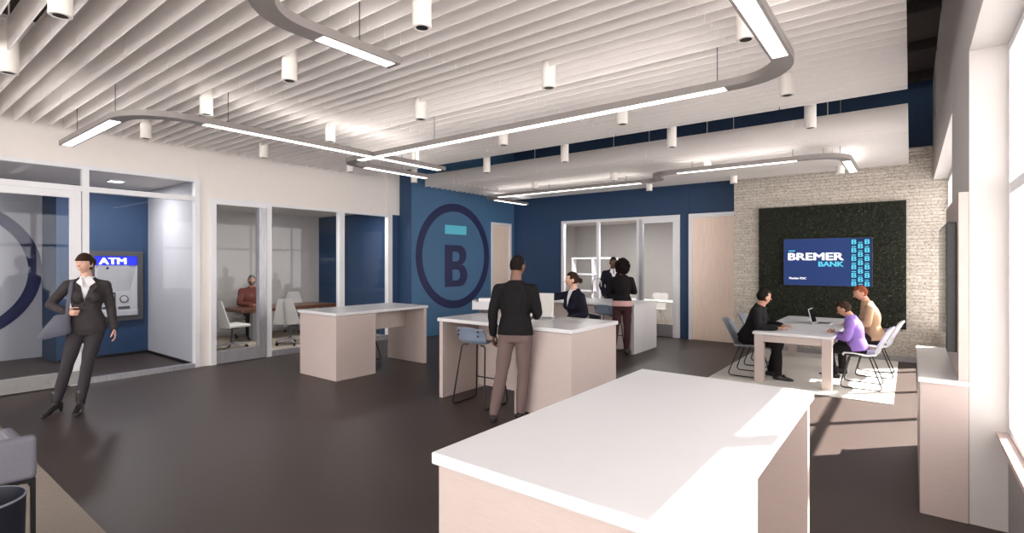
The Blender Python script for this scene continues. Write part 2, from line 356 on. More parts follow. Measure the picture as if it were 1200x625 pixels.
# glazed front of the vestibule
fr = MB(); a, b = XW-.10, XW+.015
fr.box(a, b, -.6, 3.66, 3.08, 3.14).box(a, b, 3.60, 3.68, 0, 3.14).box(a, b, 2.13, 2.21, 0, 3.14).box(a, b, -.6, 3.62, 2.76, 2.84).box(a, b, -.6, -.5, 0, 3.14)
o = struct('window_5', fr, M['frame_white'])
MB().box(a, b+.01, 2.21, 3.60, 0, .07).build('sill_rail', M['aluminium'], o)
MB().box(XW-.05, XW-.042, 2.21, 3.60, .07, 2.76).build('glass_pane', M['glass'], o)
MB().box(XW-.05, XW-.042, -.5, 3.60, 2.84, 3.08).build('glass_pane', M['glass'], o)
d = MB().box(a+.02, b-.005, .85, .97, 0, 2.76).box(a+.02, b-.005, 2.00, 2.12, 0, 2.76).box(a+.02, b-.005, .85, 2.12, 2.66, 2.76)
o = struct('door_1', d, M['frame_white'])
MB().box(a+.018, b-.003, .85, 2.12, .01, .20).build('bottom_rail', M['concrete'], o)
MB().box(XW-.05, XW-.042, .97, 2.0, .20, 2.66).build('glass_pane', M['glass'], o)
d = MB().box(a+.02, b-.005, -.45, -.33, 0, 2.76).box(a+.02, b-.005, .71, .83, 0, 2.76).box(a+.02, b-.005, -.45, .83, 2.66, 2.76)
o = struct('door_2', d, M['frame_white'])
MB().box(a+.018, b-.003, -.45, .83, .01, .20).build('bottom_rail', M['concrete'], o)
MB().box(XW-.05, XW-.042, -.33, .71, .20, 2.66).build('glass_pane', M['glass'], o)
# office behind the left wall
struct('wall_office_end', MB().box(-12.95, -12.72, 3.78, 8.1, 0, 3.3), M['office_wall'])
struct('wall_office_navy', MB().box(-12.72, XW-.14, 7.95, 8.1, 0, 3.3), M['navy'])
struct('ceiling_office', MB().box(-12.95, XW-.14, 3.78, 8.1, 2.95, 3.05), M['ceiling_white'])
struct('floor_office', MB().box(-12.72, XW-.14, 3.78, 7.95, 0, .012), M['carpet'])
fr = MB(); a, b = XW-.10, XW+.02
fr.box(a, b, 4.80, 4.90, 0, 2.83).box(a, b, 6.34, 6.46, 0, 2.83).box(a, b, 7.60, 7.72, 0, 2.83).box(a, b, 4.80, 7.72, 2.78, 2.83)
o = struct('window_6', fr, M['frame_white'])
MB().box(a, b+.004, 4.90, 6.34, 0, .10).box(a, b+.004, 6.46, 7.60, 0, .10).build('sill_rail', M['aluminium'], o)
MB().box(XW-.05, XW-.042, 4.90, 6.34, .1, 2.78).build('glass_pane', M['glass'], o)
MB().box(XW-.05, XW-.042, 6.46, 7.60, .1, 2.78).build('glass_pane', M['glass'], o)
MB().box(a, b, 7.72, 7.93, 0, 2.83).build('end_panel', M['navy'], o)
d = MB().box(a+.01, b+.01, 3.84, 3.93, 0, 2.84).box(a+.01, b+.01, 3.84, 4.80, 2.74, 2.84)
o = struct('door_3', d, M['frame_white'])
MB().box(a+.015, b+.015, 3.93, 4.80, .01, .22).box(a+.015, b+.015, 4.66, 4.80, .22, 2.74).build('metal_stile', M['aluminium'], o)
MB().box(XW-.05, XW-.042, 3.93, 4.66, .22, 2.74).build('glass_pane', M['glass'], o)
# side door on the feature wall
d = MB().box(-9.06, -8.965, 10.76, 10.83, 0, 2.83).box(-9.06, -8.965, 11.57, 11.64, 0, 2.83).box(-9.06, -8.965, 10.76, 11.64, 2.76, 2.83)
o = struct('door_4', d, M['frame_white'])
MB().box(-9.05, -9.01, 10.83, 11.57, 0, 2.76).build('door_leaf', M['door_wood'], o)
# back room glazing and doors
a, b = 11.78, 11.88
fr = MB().box(-7.40, -7.32, a, b, 0, 2.84).box(-6.35, -6.28, a, b, 0, 2.84).box(-5.26, -5.19, a, b, 0, 2.84).box(-7.40, -4.20, a, b, 2.77, 2.84).box(-4.27, -4.20, a, b, 0, 2.84)
o = struct('window_7', fr, M['frame_white'])
MB().box(-7.32, -5.26, a, b, 0, .08).build('sill_rail', M['aluminium'], o)
MB().box(-7.32, -6.35, 11.82, 11.828, .08, 2.77).build('glass_pane', M['glass'], o)
MB().box(-6.28, -5.26, 11.82, 11.828, .08, 2.77).build('glass_pane', M['glass'], o)
d = MB().box(-5.11, -4.27, a-.01, b, 2.68, 2.77).box(-4.36, -4.27, a-.01, b, 0, 2.77)
o = struct('door_5', d, M['frame_white'])
MB().box(-5.19, -5.11, a-.01, b, 0, 2.77).box(-5.11, -4.36, a-.01, b, .01, .30).build('metal_stile', M['aluminium'], o)
MB().box(-5.11, -4.36, 11.82, 11.828, .30, 2.68).build('glass_pane', M['glass'], o)
d = MB().box(-3.99, -3.91, 11.75, 11.86, 0, 2.84).box(-3.99, -2.90, 11.75, 11.86, 2.75, 2.84)
o = struct('door_6', d, M['frame_white'])
MB().box(-3.91, -2.90, 11.80, 11.84, 0, 2.75).build('door_leaf', M['door_wood'], o)
struct('wall_room_end', MB().box(-9.1, -2.7, 15.2, 15.35, 0, 3.3), M['office_wall'])
struct('wall_room_left', MB().box(-9.1, -8.99, 11.95, 15.2, 0, 3.3), M['office_wall'])
struct('wall_room_right', MB().box(-4.05, -3.93, 11.95, 15.2, 0, 3.3), M['office_wall'])
struct('ceiling_room', MB().box(-9.1, -2.7, 11.95, 15.35, 2.95, 3.05), M['ceiling_white'])
struct('floor_room', MB().box(-8.99, -4.05, 11.95, 15.2, 0, .012), M['carpet'])

# ------------------------------------------------------------------ ceiling canopies of hanging baffles
def baffle_row(y, x0, x1, z0, z1, label, group):
    b = MB(); seams = [x for x in (-7.7, -5.55, -3.40, -1.25) if x0 < x < x1]; xs = [x0]+seams+[x1]
    for i in range(len(xs)-1): b.box(xs[i]+(.005 if i else 0), xs[i+1]-.005, y-.0065, y+.0065, z0, z1)
    for x in seams: b.box(x-.006, x+.006, y-.006, y+.006, z0+.03, z1)
    o = b.build('ceiling_baffle', M['baffle']); tag(o, label, 'ceiling baffle', group); return o
n1 = 58
pr = None
for i in range(n1):
    y = 6.89-i*.1665; lab = 'long white vertical ceiling baffle of the larger near canopy'
    if pr is None: pr = baffle_row(y, -9.22, -.02, 3.58, 3.85, lab, 'baffles of the near canopy'); yy = y
    else:
        c = pr.copy(); COL.objects.link(c); c.location.y = y-yy
pr = None
for i in range(20):
    y = 8.0+i*.1665; lab = 'long white ceiling baffle of the smaller canopy by the blue back wall'
    if pr is None: pr = baffle_row(y, -8.6, -.02, 3.43, 3.70, lab, 'baffles of the far canopy'); yy = y
    else:
        c = pr.copy(); COL.objects.link(c); c.location.y = y-yy

# downlights
def downlight():
    r = thing('downlight', '', 'ceiling light')
    MB().lathe([(.058, .0), (.066, .004), (.066, .42), (.0005, .42)], sides=28).build('housing', M['down_white'], r, smooth=True) if False else None
    b = MB().lathe([(.044, .03), (.044, .0), (.064, .0), (.066, .003), (.066, .45), (.01, .45)], sides=28); b.build('housing', M['down_white'], r, smooth=40)
    MB().lathe([(.0435, .002), (.040, .002), (.026, .028), (.026, .03), (.0435, .03)], sides=24).build('reflector', M['black'], r, smooth=40)
    MB().ball((0, 0, .028), (.025, .025, .012)).build('lens', M['chrome'], r, smooth=True)
    MB().tube([(0, 0, .45), (0, 0, 1.69 if False else 1.60)], .006).build('stem', M['down_white'], r)
    return r
rows = [(.91, [-4.52, -6.24, -8.1]), (2.51, [-.97, -2.73, -4.49, -6.24, -8.1]), (4.11, [-.97, -2.72, -4.49, -6.30, -8.12]), (5.73, [-.97, -2.74, -4.56, -6.4, -8.15]), (7.30, [-.98, -2.72, -4.52, -6.2, -8.18]), (9.0, [-.98, -2.74, -4.48, -6.31]), (10.74, [-.98, -2.76, -4.5])]
rn = ['nearest the camera', 'second from the camera', 'third from the camera', 'fourth from the camera', 'in the dark canopy gap', 'mid far canopy', 'closest to back wall']
on = ['first', 'second', 'third', 'fourth', 'fifth']
dl0 = downlight(); first = True
for (y, xs), rname in zip(rows, rn):
    for k, x in enumerate(xs):
        lab = 'white cylinder downlight, %s from the window wall in the row %s' % (on[k], rname)
        lab = 'white downlight, %s from the window wall, row %s' % (on[k], rname)
        if y < 1: lab = 'white downlight in the row nearest the camera, %s from its window end' % on[k]
        zb = 3.40 if y < 8 else 3.30
        if first: dl0.location = (x, y, zb); dl0['label'] = lab; dl0['group'] = 'cylinder downlights'; first = False
        else: dup(dl0, (x, y, zb), 0, lab, 'cylinder downlights')

# linear pendants
def pendant(label, pts, rad, lit, wires, z=3.26, wd=.145, h=.062):
    path = fillet([(p[0], p[1], 0) for p in pts], rad, 10)
    r = thing('linear_pendant', label, 'pendant light', (pts[0][0], pts[0][1], z))
    b = MB().sweep_rect(path, wd, z, z+h); b.build('housing', M['fixture'], r, world=True, smooth=40)
    for (x0, y0), (x1, y1) in lit:
        b = MB().sweep_rect([(x0, y0), (x1, y1)], wd*.70, z-.003, z+.004); b.build('diffuser', M['strip'], r, world=True)
        b = MB().sweep_rect([(x0, y0), (x1, y1)], wd*.70, z+h-.002, z+h+.003); b.build('uplight', M['uplight'], r, world=True)  # unseen glowing strip added on top to brighten the canopy
    for x, y in wires:
        MB().tube([(x, y, z+h), (x, y, HT-.02)], .0035, 6).build('wire', M['black'], r, world=True)
    return r
pendant('grey linear pendant bent at one corner, hanging near the glass entry',
    [(-8.72, 1.81), (-6.14, 1.81), (-6.14, 6.1)], .55, [((-8.66, 1.81), (-6.75, 1.81)), ((-6.14, 2.45), (-6.14, 6.02))],
    [(-8.2, 1.81), (-6.75, 1.81), (-6.14, 2.7), (-6.14, 5.5)])
pendant('long snaking grey linear pendant that starts above the camera and turns along the near canopy',
    [(-3.16, 2.62), (-3.16, 1.42), (-.76, 1.42), (-.76, 4.72), (-6.92, 4.72), (-6.92, 6.5)], [0, .42, .42, .42, .32, 0],
    [((-3.16, 2.58), (-3.16, 1.98)), ((-2.62, 1.42), (-1.3, 1.42)), ((-.76, 1.98), (-.76, 4.22)), ((-1.28, 4.72), (-6.48, 4.72)), ((-6.92, 5.15), (-6.92, 6.45))],
    [(-3.16, 2.3), (-1.35, 4.72), (-4.9, 4.72), (-6.92, 5.9), (-2.0, 1.42)])
pendant('grey linear pendant with an S bend hanging under the far canopy',
    [(-8.05, 11.1), (-8.05, 9.38), (-3.62, 9.38), (-3.62, 8.72), (-.76, 8.72), (-.76, 10.42)], [0, .3, .32, .32, .42, 0],
    [((-8.05, 11.05), (-8.05, 9.8)), ((-7.6, 9.38), (-4.1, 9.38)), ((-3.15, 8.72), (-1.35, 8.72)), ((-.76, 9.2), (-.76, 10.37))],
    [(-6.2, 9.38), (-4.4, 9.38), (-2.9, 8.72), (-1.4, 8.72), (-.82, 8.95)])

# ------------------------------------------------------------------ graphics on the walls
r = thing('wall_emblem', 'round bank emblem with a bold B and cyan bar on the blue wall', 'sign', (-8.985, 9.37, 1.9))
MB().mesh(curve_mesh([circ(0, 0, 1.30), circ(0, 0, 1.105)], .004), LEFT).build('ring', M['ring'], r)
MB().mesh(curve_mesh(B_loops(.80, 1.03), .004), T(0, -.36, -.76) @ LEFT).build('letter', M['ring'], r)
MB().box(-.004, .004, -.36, .40, .54, .76).build('bar', M['cyan'], r)
r = thing('wall_emblem', 'dark ring emblem on the grey wall inside the glass entry', 'sign', (-12.715, 1.05, 1.6))
MB().mesh(curve_mesh([circ(0, 0, 1.25), circ(0, 0, 1.06)], .004), LEFT).build('ring', M['ring'], r)
MB().mesh(curve_mesh(B_loops(.76, .98), .004), T(0, -.35, -.73) @ LEFT).build('letter', M['ring'], r)
MB().box(-.004, .004, -.35, .38, .50, .71).build('bar', M['cyan'], r)

# cash machine
r = thing('cash_machine', 'light grey cash machine under a blue ATM sign in the navy wall', 'atm', (-11.7, 3.19, .66))
b = MB(); Y0, Y1 = -.46, .37
for (y0, y1, z0, z1) in ((Y0, Y1, 1.20, 1.29), (Y0, Y1, 0, .09), (Y1-.09, Y1, 0, 1.29), (Y0, Y0+.09, 0, 1.29)): b.box(-.02, .06, y0, y1, z0, z1)
b.build('surround', M['atm_dark'], r)
MB().box(-.0, .035, Y0+.09, Y1-.09, 1.03, 1.20).build('sign_panel', M['atm_blue'], r)
MB().mesh(bold_text('ATM', .17, .010, .004, 1.2), T(.038, -.30, 1.05) @ LEFT).build('lettering', M['text_white'], r)
MB().box(0, .012, Y0+.09, Y1-.09, .09, 1.03).build('back_panel', M['silver'], r)
MB().prism([(Y0+.09, 1.03), (Y0+.09, .14), (Y0+.13, .18), (Y0+.13, .98)], 0, .05, 'yz').prism([(Y1-.09, 1.03), (Y1-.20, .60), (Y1-.20, .20), (Y1-.09, .14)], 0, .05, 'yz').build('cheek', M['atm_light'], r)
MB().box(.01, .03, Y0+.13, Y1-.20, .55, 1.03).build('hood', M['silver'], r)
MB().box(.01, .045, Y0+.13, Y1-.20, .19, .55).build('console', M['atm_light'], r)
MB().box(0, .09, Y0+.09, Y1-.09, .09, .19, bev=.01).build('shelf', M['atm_light'], r)
s = MB().box(.04, .06, -.31, -.06, .24, .53, bev=.008).build('screen_bezel', M['black_plastic'], r)
MB().box(.058, .064, -.285, -.085, .265, .505).build('screen', M['silver'], s)
MB().lathe([(.06, 0), (.062, .008), (.045, .012), (.03, .012), (.001, .016)], sides=24, mx=T(.045, .07, .40) @ Matrix.Rotation(PI/2, 4, 'Y')).build('card_reader', M['atm_light'], r, smooth=40)
MB().tube([(.052, .07+.062*math.cos(a*PI/10), .40+.062*math.sin(a*PI/10)) for a in range(20)], .008, 6, True).build('reader_ring', M['black_plastic'], r)
MB().box(.04, .062, -.02, .16, .215, .265, bev=.006).build('keypad', M['atm_dark'], r)
MB().lathe([(.02, 0), (.02, .01), (.005, .014)], sides=16, mx=T(.03, -.18, .98) @ Matrix.Rotation(PI/2, 4, 'Y')).build('lens', M['black_plastic'], r)

# ceiling light of the vestibule; unseen panels added to light office and back room
def recessed(name, label, x, y, z, sx, sy, e, col=(1, .95, .9)):
    r = thing(name, label, 'ceiling light', (x, y, z))
    MB().box(-sx/2, sx/2, -sy/2, sy/2, -.02, 0, bev=.004).build('trim_ring', M['frame_white'], r)
    MB().box(-sx/2+.02, sx/2-.02, -sy/2+.02, sy/2-.02, -.024, -.018).build('diffuser', M['strip'], r)
    l = lamp('lamp_of_ceiling_light', 'AREA', (0, 0, -.035), (0, 0, 0), e, col, size=sx, size_y=sy); l.parent = r
    return r
recessed('ceiling_fixture', 'small white ceiling light inside the glass entry', -10.6, 2.85, 3.12, .22, .22, 34, (1,.97,.96))
recessed('ceiling_fixture', 'square ceiling light in the glass entry further from the cash machine', -10.6, .6, 3.12, .22, .22, 30, (1,.97,.96))
recessed('ceiling_panel', 'ceiling light just inside the office door', -9.95, 4.9, 2.95, .5, .5, 34)  # added lamp above the glass header, out of view, to light the office
recessed('ceiling_panel', 'ceiling light behind the office glass near the navy wall', -9.95, 6.9, 2.95, .5, .5, 28)
recessed('ceiling_panel', 'ceiling light of the back room nearer the door', -5.0, 12.4, 2.95, .6, .6, 60)  # added lamp hidden by the door header, to light the back room
recessed('ceiling_panel', 'ceiling light of the back room further from the door', -7.0, 12.4, 2.95, .6, .6, 60)

# ------------------------------------------------------------------ desks
def standing_desk(label, x0, x1, y0, y1, h, block, axis='y', modesty=None, name='standing_desk'):
    r = thing(name, label, 'desk', ((x0+x1)/2, (y0+y1)/2, 0))
    MB().box(x0-.01, x1+.01, y0-.01, y1+.01, h-.045, h, bev=.006).build('desktop', M['white_top'], r, world=True)
    MB().box(x0+.004, x1-.004, y0+.004, y1-.004, h-.053, h-.045).build('shadow_gap', M['black'], r, world=True) if False else None
    return r
H1 = 1.0
r = standing_desk('blush standing desk with white top in front of the office glazing', -7.65, -6.65, 4.43, 6.24, H1, None)
MB().box(-7.63, -6.66, 4.44, 5.15, 0, H1-.05, bev=.003).build('cabinet', M['wood_face'], r, world=True)
MB().box(-7.63, -6.66, 6.17, 6.23, 0, H1-.05, bev=.003).build('leg_panel', M['wood_face'], r, world=True)
MB().box(-7.16, -7.12, 5.15, 6.17, .62, H1-.05).build('modesty_panel', M['wood_face'], r, world=True)
H = 1.03
r = standing_desk('large blush standing desk with white top nearest the camera', -1.43, -.435, 1.38, 3.30, H, None)
MB().box(-1.42, -.445, 1.39, 2.06, 0, H-.052, bev=.003).build('cabinet', M['wood_face'], r, world=True)
MB().box(-1.42, -.445, 3.23, 3.29, 0, H-.052, bev=.003).build('leg_panel', M['wood_face'], r, world=True)
MB().box(-1.40, -1.36, 2.06, 3.23, .55, H-.052).build('modesty_panel', M['wood_face'], r, world=True)
r = standing_desk('blush service counter with white top', -4.85, -2.85, 4.74, 5.82, H, None, name='service_counter')
MB().box(-3.62, -2.86, 4.75, 5.81, 0, H-.05, bev=.003).build('cabinet', M['wood_face'], r, world=True)
MB().box(-4.84, -4.78, 4.75, 5.81, 0, H-.05, bev=.003).build('leg_panel', M['wood_face'], r, world=True)
MB().box(-4.78, -3.62, 5.45, 5.49, .05, H-.05).build('modesty_panel', M['wood_face'], r, world=True)
r['label'] = 'blush service counter with white top where the man in black stands'
r = standing_desk('long white coffee counter with a tap in front of the back room glazing', -7.0, -4.13, 9.15, 10.27, .95, None, name='coffee_counter')
MB().box(-4.20, -4.14, 9.16, 10.26, 0, .90, bev=.003).build('end_panel', M['white_top'], r, world=True)
MB().box(-6.98, -4.20, 9.60, 10.24, 0, .90, bev=.003).build('cabinet', M['wood_face'], r, world=True)
MB().box(-6.99, -6.93, 9.16, 9.60, 0, .90, bev=.003).build('leg_panel', M['wood_face'], r, world=True)
r = thing('gooseneck_tap', 'chrome gooseneck tap standing on the coffee counter', 'tap', (-5.5, 10.02, .95))
MB().lathe([(.03, 0), (.03, .02), (.018, .03), (.018, .12), (.012, .13)], sides=16).build('base', M['chrome'], r, smooth=40)
MB().tube([(0, 0, .10), (0, 0, .34)]+[(.11-.11*math.cos(a*PI/12), 0, .34+.11*math.sin(a*PI/12)) for a in range(1, 13)]+[(.22, 0, .27)], .014, 10).build('spout', M['chrome'], r, smooth=True)
MB().tube([(0, 0, .09), (-.12, 0, .12)], .009, 8).build('lever', M['chrome'], r, smooth=True)
# media credenza on the right
r = thing('media_credenza', 'low blush cabinet with white top and tall back panel against the window pier', 'cabinet', (.17, 5.45, 0))
MB().box(.05, .308, 4.600, 6.28, 0, .915, bev=.003).build('cabinet', M['wood_face'], r, world=True)
MB().box(.04, .308, 4.590, 6.30, .915, .95, bev=.003).build('cabinet_top', M['white_top'], r, world=True)
MB().box(.255, .308, 4.60, 6.10, .95, 2.22, bev=.002).build('back_panel', M['wood_face'], r, world=True)
r = thing('television', 'dark wall television seen almost edge on, right side', 'television', (.25, 5.35, 1.12))
MB().box(.20, .254, 4.75, 5.95, 1.12, 2.03, bev=.006).build('casing', M['black_plastic'], r, world=True)
MB().box(.197, .201, 4.77, 5.93, 1.14, 2.01).build('screen', M['screen_off'], r, world=True)
# ------------------------------------------------------------------ green wall with screen
r = thing('moss_panel', 'dark green living wall panel hung on the pale stone', 'green wall', (-1.25, 11.4, .57))
MB().box(-2.43, -.06, 11.33, 11.398, .57, 2.83).build('backing', M['moss'], r, world=True)
for nm, mm, cnt, sz in (('dark_foliage', M['leaf'], 9000, .05), ('light_foliage', M['leaf2'], 1000, .030)):
    bm = MB(); rr = random.Random(3 if nm[0] == 'd' else 5)
    for i in range(cnt):
        x = rr.uniform(-2.42, -.07); z = rr.uniform(.585, 2.815)
        if -1.94 < x < -.57 and 1.35 < z < 2.15: continue
        y = 11.33-rr.uniform(0, .03); sc = sz*rr.uniform(.5, 1.2)
        m = T(x, y, z) @ Matrix.Rotation(rr.uniform(0, 2*PI), 4, 'Y') @ Matrix.Rotation(rr.uniform(-1.0, .6), 4, 'X')
        vs = [bm.bm.verts.new(m @ Vector(p)*1) for p in ((0, 0, -sc/2), (sc*.28, -.006, 0), (0, -.004, sc/2), (-sc*.28, -.006, 0))]
        bm.bm.faces.new(vs)
    bm.build(nm, mm, r, world=True)['kind'] = 'stuff'
r = thing('display_screen', 'navy display screen with white and cyan lettering on the green wall', 'screen', (-1.255, 11.30, 1.31))
X0, X1, Z0, Z1, YS = -1.97, -.54, 1.30, 2.20, 11.27
MB().box(X0, X1, YS, 11.33, Z0, Z1, bev=.004).build('casing', M['black_plastic'], r, world=True)
MB().box(X0+.008, X1-.33, YS-.004, YS+.001, Z0+.008, Z1-.008).build('screen', M['screen_navy'], r, world=True)
MB().box(X1-.33, X1-.008, YS-.004, YS+.001, Z0+.008, Z1-.008).build('screen_strip', M['screen_pat'], r, world=True)
def fit(me, x0, x1, z0, z1, y, mb):
    xs = [v.co.x for v in me.vertices]; ys = [v.co.y for v in me.vertices]
    sx = (x1-x0)/(max(xs)-min(xs)); sy = (z1-z0)/(max(ys)-min(ys))
    mb.mesh(me, T(x0-min(xs)*sx, y, z0-min(ys)*sy) @ BACK @ Matrix.Diagonal((sx, sy, 1, 1)))
b = MB(); fit(bold_text('BREMER', .2, .007, .004), -1.89, -.975, 1.785, 1.925, YS-.006, b); b.build('lettering', M['text_white'], r, world=True)
b = MB(); fit(bold_text('BANK', .2, .008, .004), -1.38, -.975, 1.665, 1.76, YS-.006, b); b.box(-1.88, -1.77, YS-.007, YS-.004, 1.955, 1.975); b.build('lettering', M['screen_cyan'], r, world=True)
b = MB(); fit(bold_text('Member FDIC', .1, .002, .001), -1.87, -1.58, 1.42, 1.46, YS-.006, b); b.build('small_print', M['text_white'], r, world=True)
b = MB(); bl = curve_mesh(B_loops(.075, .085), .001)
for ci, x in enumerate((-.855, -.755, -.655)):
    z = Z0+.015+(.075 if ci == 1 else 0)
    if ci == 1: b.box(x, x+.07, YS-.007, YS-.004, z-.05, z-.032)
    while z+.085 < Z1+.03:
        zz = min(z+.085, Z1-.008)
        sc = (zz-z)/.085
        if sc > .3: b.mesh(bl, T(x, YS-.006, z) @ BACK @ Matrix.Diagonal((1, sc, 1, 1)))
        if z+.118 < Z1-.008: b.box(x, x+.07, YS-.007, YS-.004, z+.10, z+.118)
        z += .152
b.build('letter_pattern', M['screen_cyan'], r, world=True)

# ------------------------------------------------------------------ conference table, rugs
tag(MB().box(-2.42, -.17, 7.86, 11.3, .001, .012).build('area_rug', M['rug']), 'pale rectangular rug under the white meeting table', 'rug')
tag(MB().box(-9.0, -3.2, -2.6, 1.05, .001, .012).build('area_rug', M['rug2']), 'taupe rug in the near left corner under the lounge chair', 'rug')
r = thing('meeting_table', 'white rectangular meeting table with blush legs on the pale rug', 'table', (-1.32, 9.55, .012))
MB().box(-1.83, -.82, 8.13, 10.95, .70, .74, bev=.005).build('tabletop', M['white_top'], r, world=True)
MB().box(-1.80, -.85, 8.16, 8.19, .60, .70).box(-1.80, -.85, 10.89, 10.92, .60, .70).box(-1.80, -1.77, 8.19, 10.89, .60, .70).box(-.88, -.85, 8.19, 10.89, .60, .70).build('apron', M['wood_face'], r, world=True)
for x in (-1.81, -.96):
    for y in (8.15, 10.81): MB().box(x, x+.12, y, y+.12, .012, .70, bev=.003).build('leg', M['wood_face'], r, world=True)
# laptop
r = thing('laptop', 'open silver laptop on the white meeting table', 'laptop', (-1.14, 9.80, .741), math.radians(-93))
MB().box(-.17, .17, -.12, .12, 0, .016, bev=.004).build('base', M['silver'], r)
MB().box(-.15, .15, -.06, .10, .016, .018).build('keyboard', M['atm_dark'], r)
mx = T(0, -.12, .012) @ Matrix.Rotation(math.radians(14), 4, 'X')
r2 = MB().box(-.17, .17, -.006, .006, 0, .235, bev=.003, mx=mx).build('lid', M['silver'], r)
MB().box(-.158, .158, .006, .008, .012, .225, mx=mx).build('screen', M['screen_off'], r2)
# chairs
def shell(back_h, seat_d=.42, wdt=.45, z=.46, recl=.14, th=.014):
    bm = MB().bm; mb = MB(); mb.bm.free(); mb.bm = bm; prof = []
    # side profile (y, z): seat front edge -> rear curve -> top of back; chair faces +Y
    prof = [(seat_d*.52, z-.03), (seat_d*.46, z-.002), (seat_d*.2, z), (-seat_d*.2, z-.012), (-seat_d*.38, z+.004), (-seat_d*.48, z+.05), (-seat_d*.53, z+.12)]
    n = 5
    for k in range(1, n+1): prof.append((-seat_d*.53-recl*k/n, z+.12+(back_h-.12)*k/n))
    rows_ = []; NX = 10
    for i, (y, zz) in enumerate(prof):
        t = i/(len(prof)-1); wv = wdt*(.5-.07*max(0, t-.75)/.25 - .03*(1 if i == 0 else 0)); row = []
        for j in range(NX+1):
            s = j/NX*2-1; edge = abs(s)**3
            lift = (.035*edge if i < 6 else 0); fwd = (.045*edge if i >= 5 else 0)
            row.append((s*wv, y+fwd, zz+lift-(.03*edge if i == len(prof)-1 else 0)))
        rows_.append(row)
    top = [[bm.verts.new(p) for p in row] for row in rows_]
    nr = []
    for i in range(len(prof)):
        a = Vector((0, *prof[max(i-1, 0)])); b2 = Vector((0, *prof[min(i+1, len(prof)-1)])); t = (b2-a).normalized(); nr.append(Vector((0, t.z, -t.y))*1)
    bot = [[bm.verts.new(Vector(rows_[i][j])-nr[i]*(-th) if False else Vector(rows_[i][j])+Vector((0, nr[i].y, nr[i].z))*th*(-1 if nr[i].z > 0 else 1) if False else Vector(rows_[i][j])+(Vector((0, -abs(nr[i].y), -abs(nr[i].z)))*th)) for j in range(NX+1)] for i in range(len(prof))]
    R, Cn = len(prof), NX
    for i in range(R-1):
        for j in range(Cn):
            bm.faces.new((top[i][j], top[i][j+1], top[i+1][j+1], top[i+1][j])); bm.faces.new((bot[i][j], bot[i+1][j], bot[i+1][j+1], bot[i][j+1]))
    for i in range(R-1):
        bm.faces.new((top[i][0], top[i+1][0], bot[i+1][0], bot[i][0])); bm.faces.new((top[i][Cn], bot[i][Cn], bot[i+1][Cn], top[i+1][Cn]))
    for j in range(Cn):
        bm.faces.new((top[0][j], bot[0][j], bot[0][j+1], top[0][j+1])); bm.faces.new((top[R-1][j], top[R-1][j+1], bot[R-1][j+1], bot[R-1][j]))
    return mb
def sled_chair(label, m, loc, rz):
    r = thing('sled_chair', label, 'chair', loc, rz)
    shell(.40).build('seat_shell', m, r, smooth=60)
    for sx in (-1, 1):
        p = [(sx*.10, .10, .435), (sx*.19, .14, .43), (sx*.25, .24, .012), (sx*.25, -.25, .012), (sx*.19, -.10, .43), (sx*.10, -.10, .435)]
        MB().tube(fillet(p, [0, .04, .04, .04, .04, 0], 5), .0085, 8).build('sled_leg', M['black'], r, smooth=True)
    MB().tube([(-.19, .12, .434), (.19, .12, .434)], .008, 8).tube([(-.19, -.10, .434), (.19, -.10, .434)], .008, 8).build('cross_bar', M['black'], r, smooth=True)
    return r
zf = .013
sled_chair('light grey sled chair under the child in purple', M['grey_seat'], (-.54, 8.72, zf), PI/2)
sled_chair('light grey sled chair under the adult in beige', M['grey_seat'], (-.44, 9.72, zf), PI/2)
sled_chair('slate sled chair under the man in black at the meeting table', M['dgrey_seat'], (-1.98, 8.58, zf), -PI/2)
sled_chair('slate sled chair behind the seated man in black', M['dgrey_seat'], (-1.99, 9.55, zf), -PI/2)
# bar stools
def bar_stool(label, m, loc, rz, sh=.75):
    r = thing('bar_stool', label, 'stool', loc, rz)
    shell(.20, .40, .42, sh, .05).build('seat_shell', m, r, smooth=60)
    for sx in (-1, 1):
        p = [(sx*.10, .12, sh-.028), (sx*.18, .15, sh-.03), (sx*.25, .22, .012), (sx*.25, -.24, .012), (sx*.18, -.14, sh-.03), (sx*.10, -.12, sh-.028)]
        MB().tube(fillet(p, [0, .04, .04, .04, .04, 0], 5), .010, 8).build('sled_leg', M['black'], r, smooth=True)
    MB().tube([(-.222, .19, .28), (.222, .19, .28)], .009, 8).build('foot_rail', M['black'], r, smooth=True)
    b = MB()
    for sx in (-1, 1):
        for dz in (.10, .15): b.ball((sx*.15, -.262+.02, sh+dz), (.012, .012, .014), 8, 6)
    b.build('fastener', M['black_plastic'], r)
    return r
bar_stool('grey blue bar stool beside the man in black at the service counter', M['blue_seat'], (-4.21, 4.86-.02, 0), math.radians(2), .77)
bar_stool('grey bar stool at the coffee counter in front of the curly haired woman', M['blue_seat'], (-4.78, 9.36, 0), 0, .72)
bar_stool('grey bar stool mostly hidden behind the blush desk by the office', M['grey_seat'], (-7.72, 5.66, 0), PI*.5, .42)
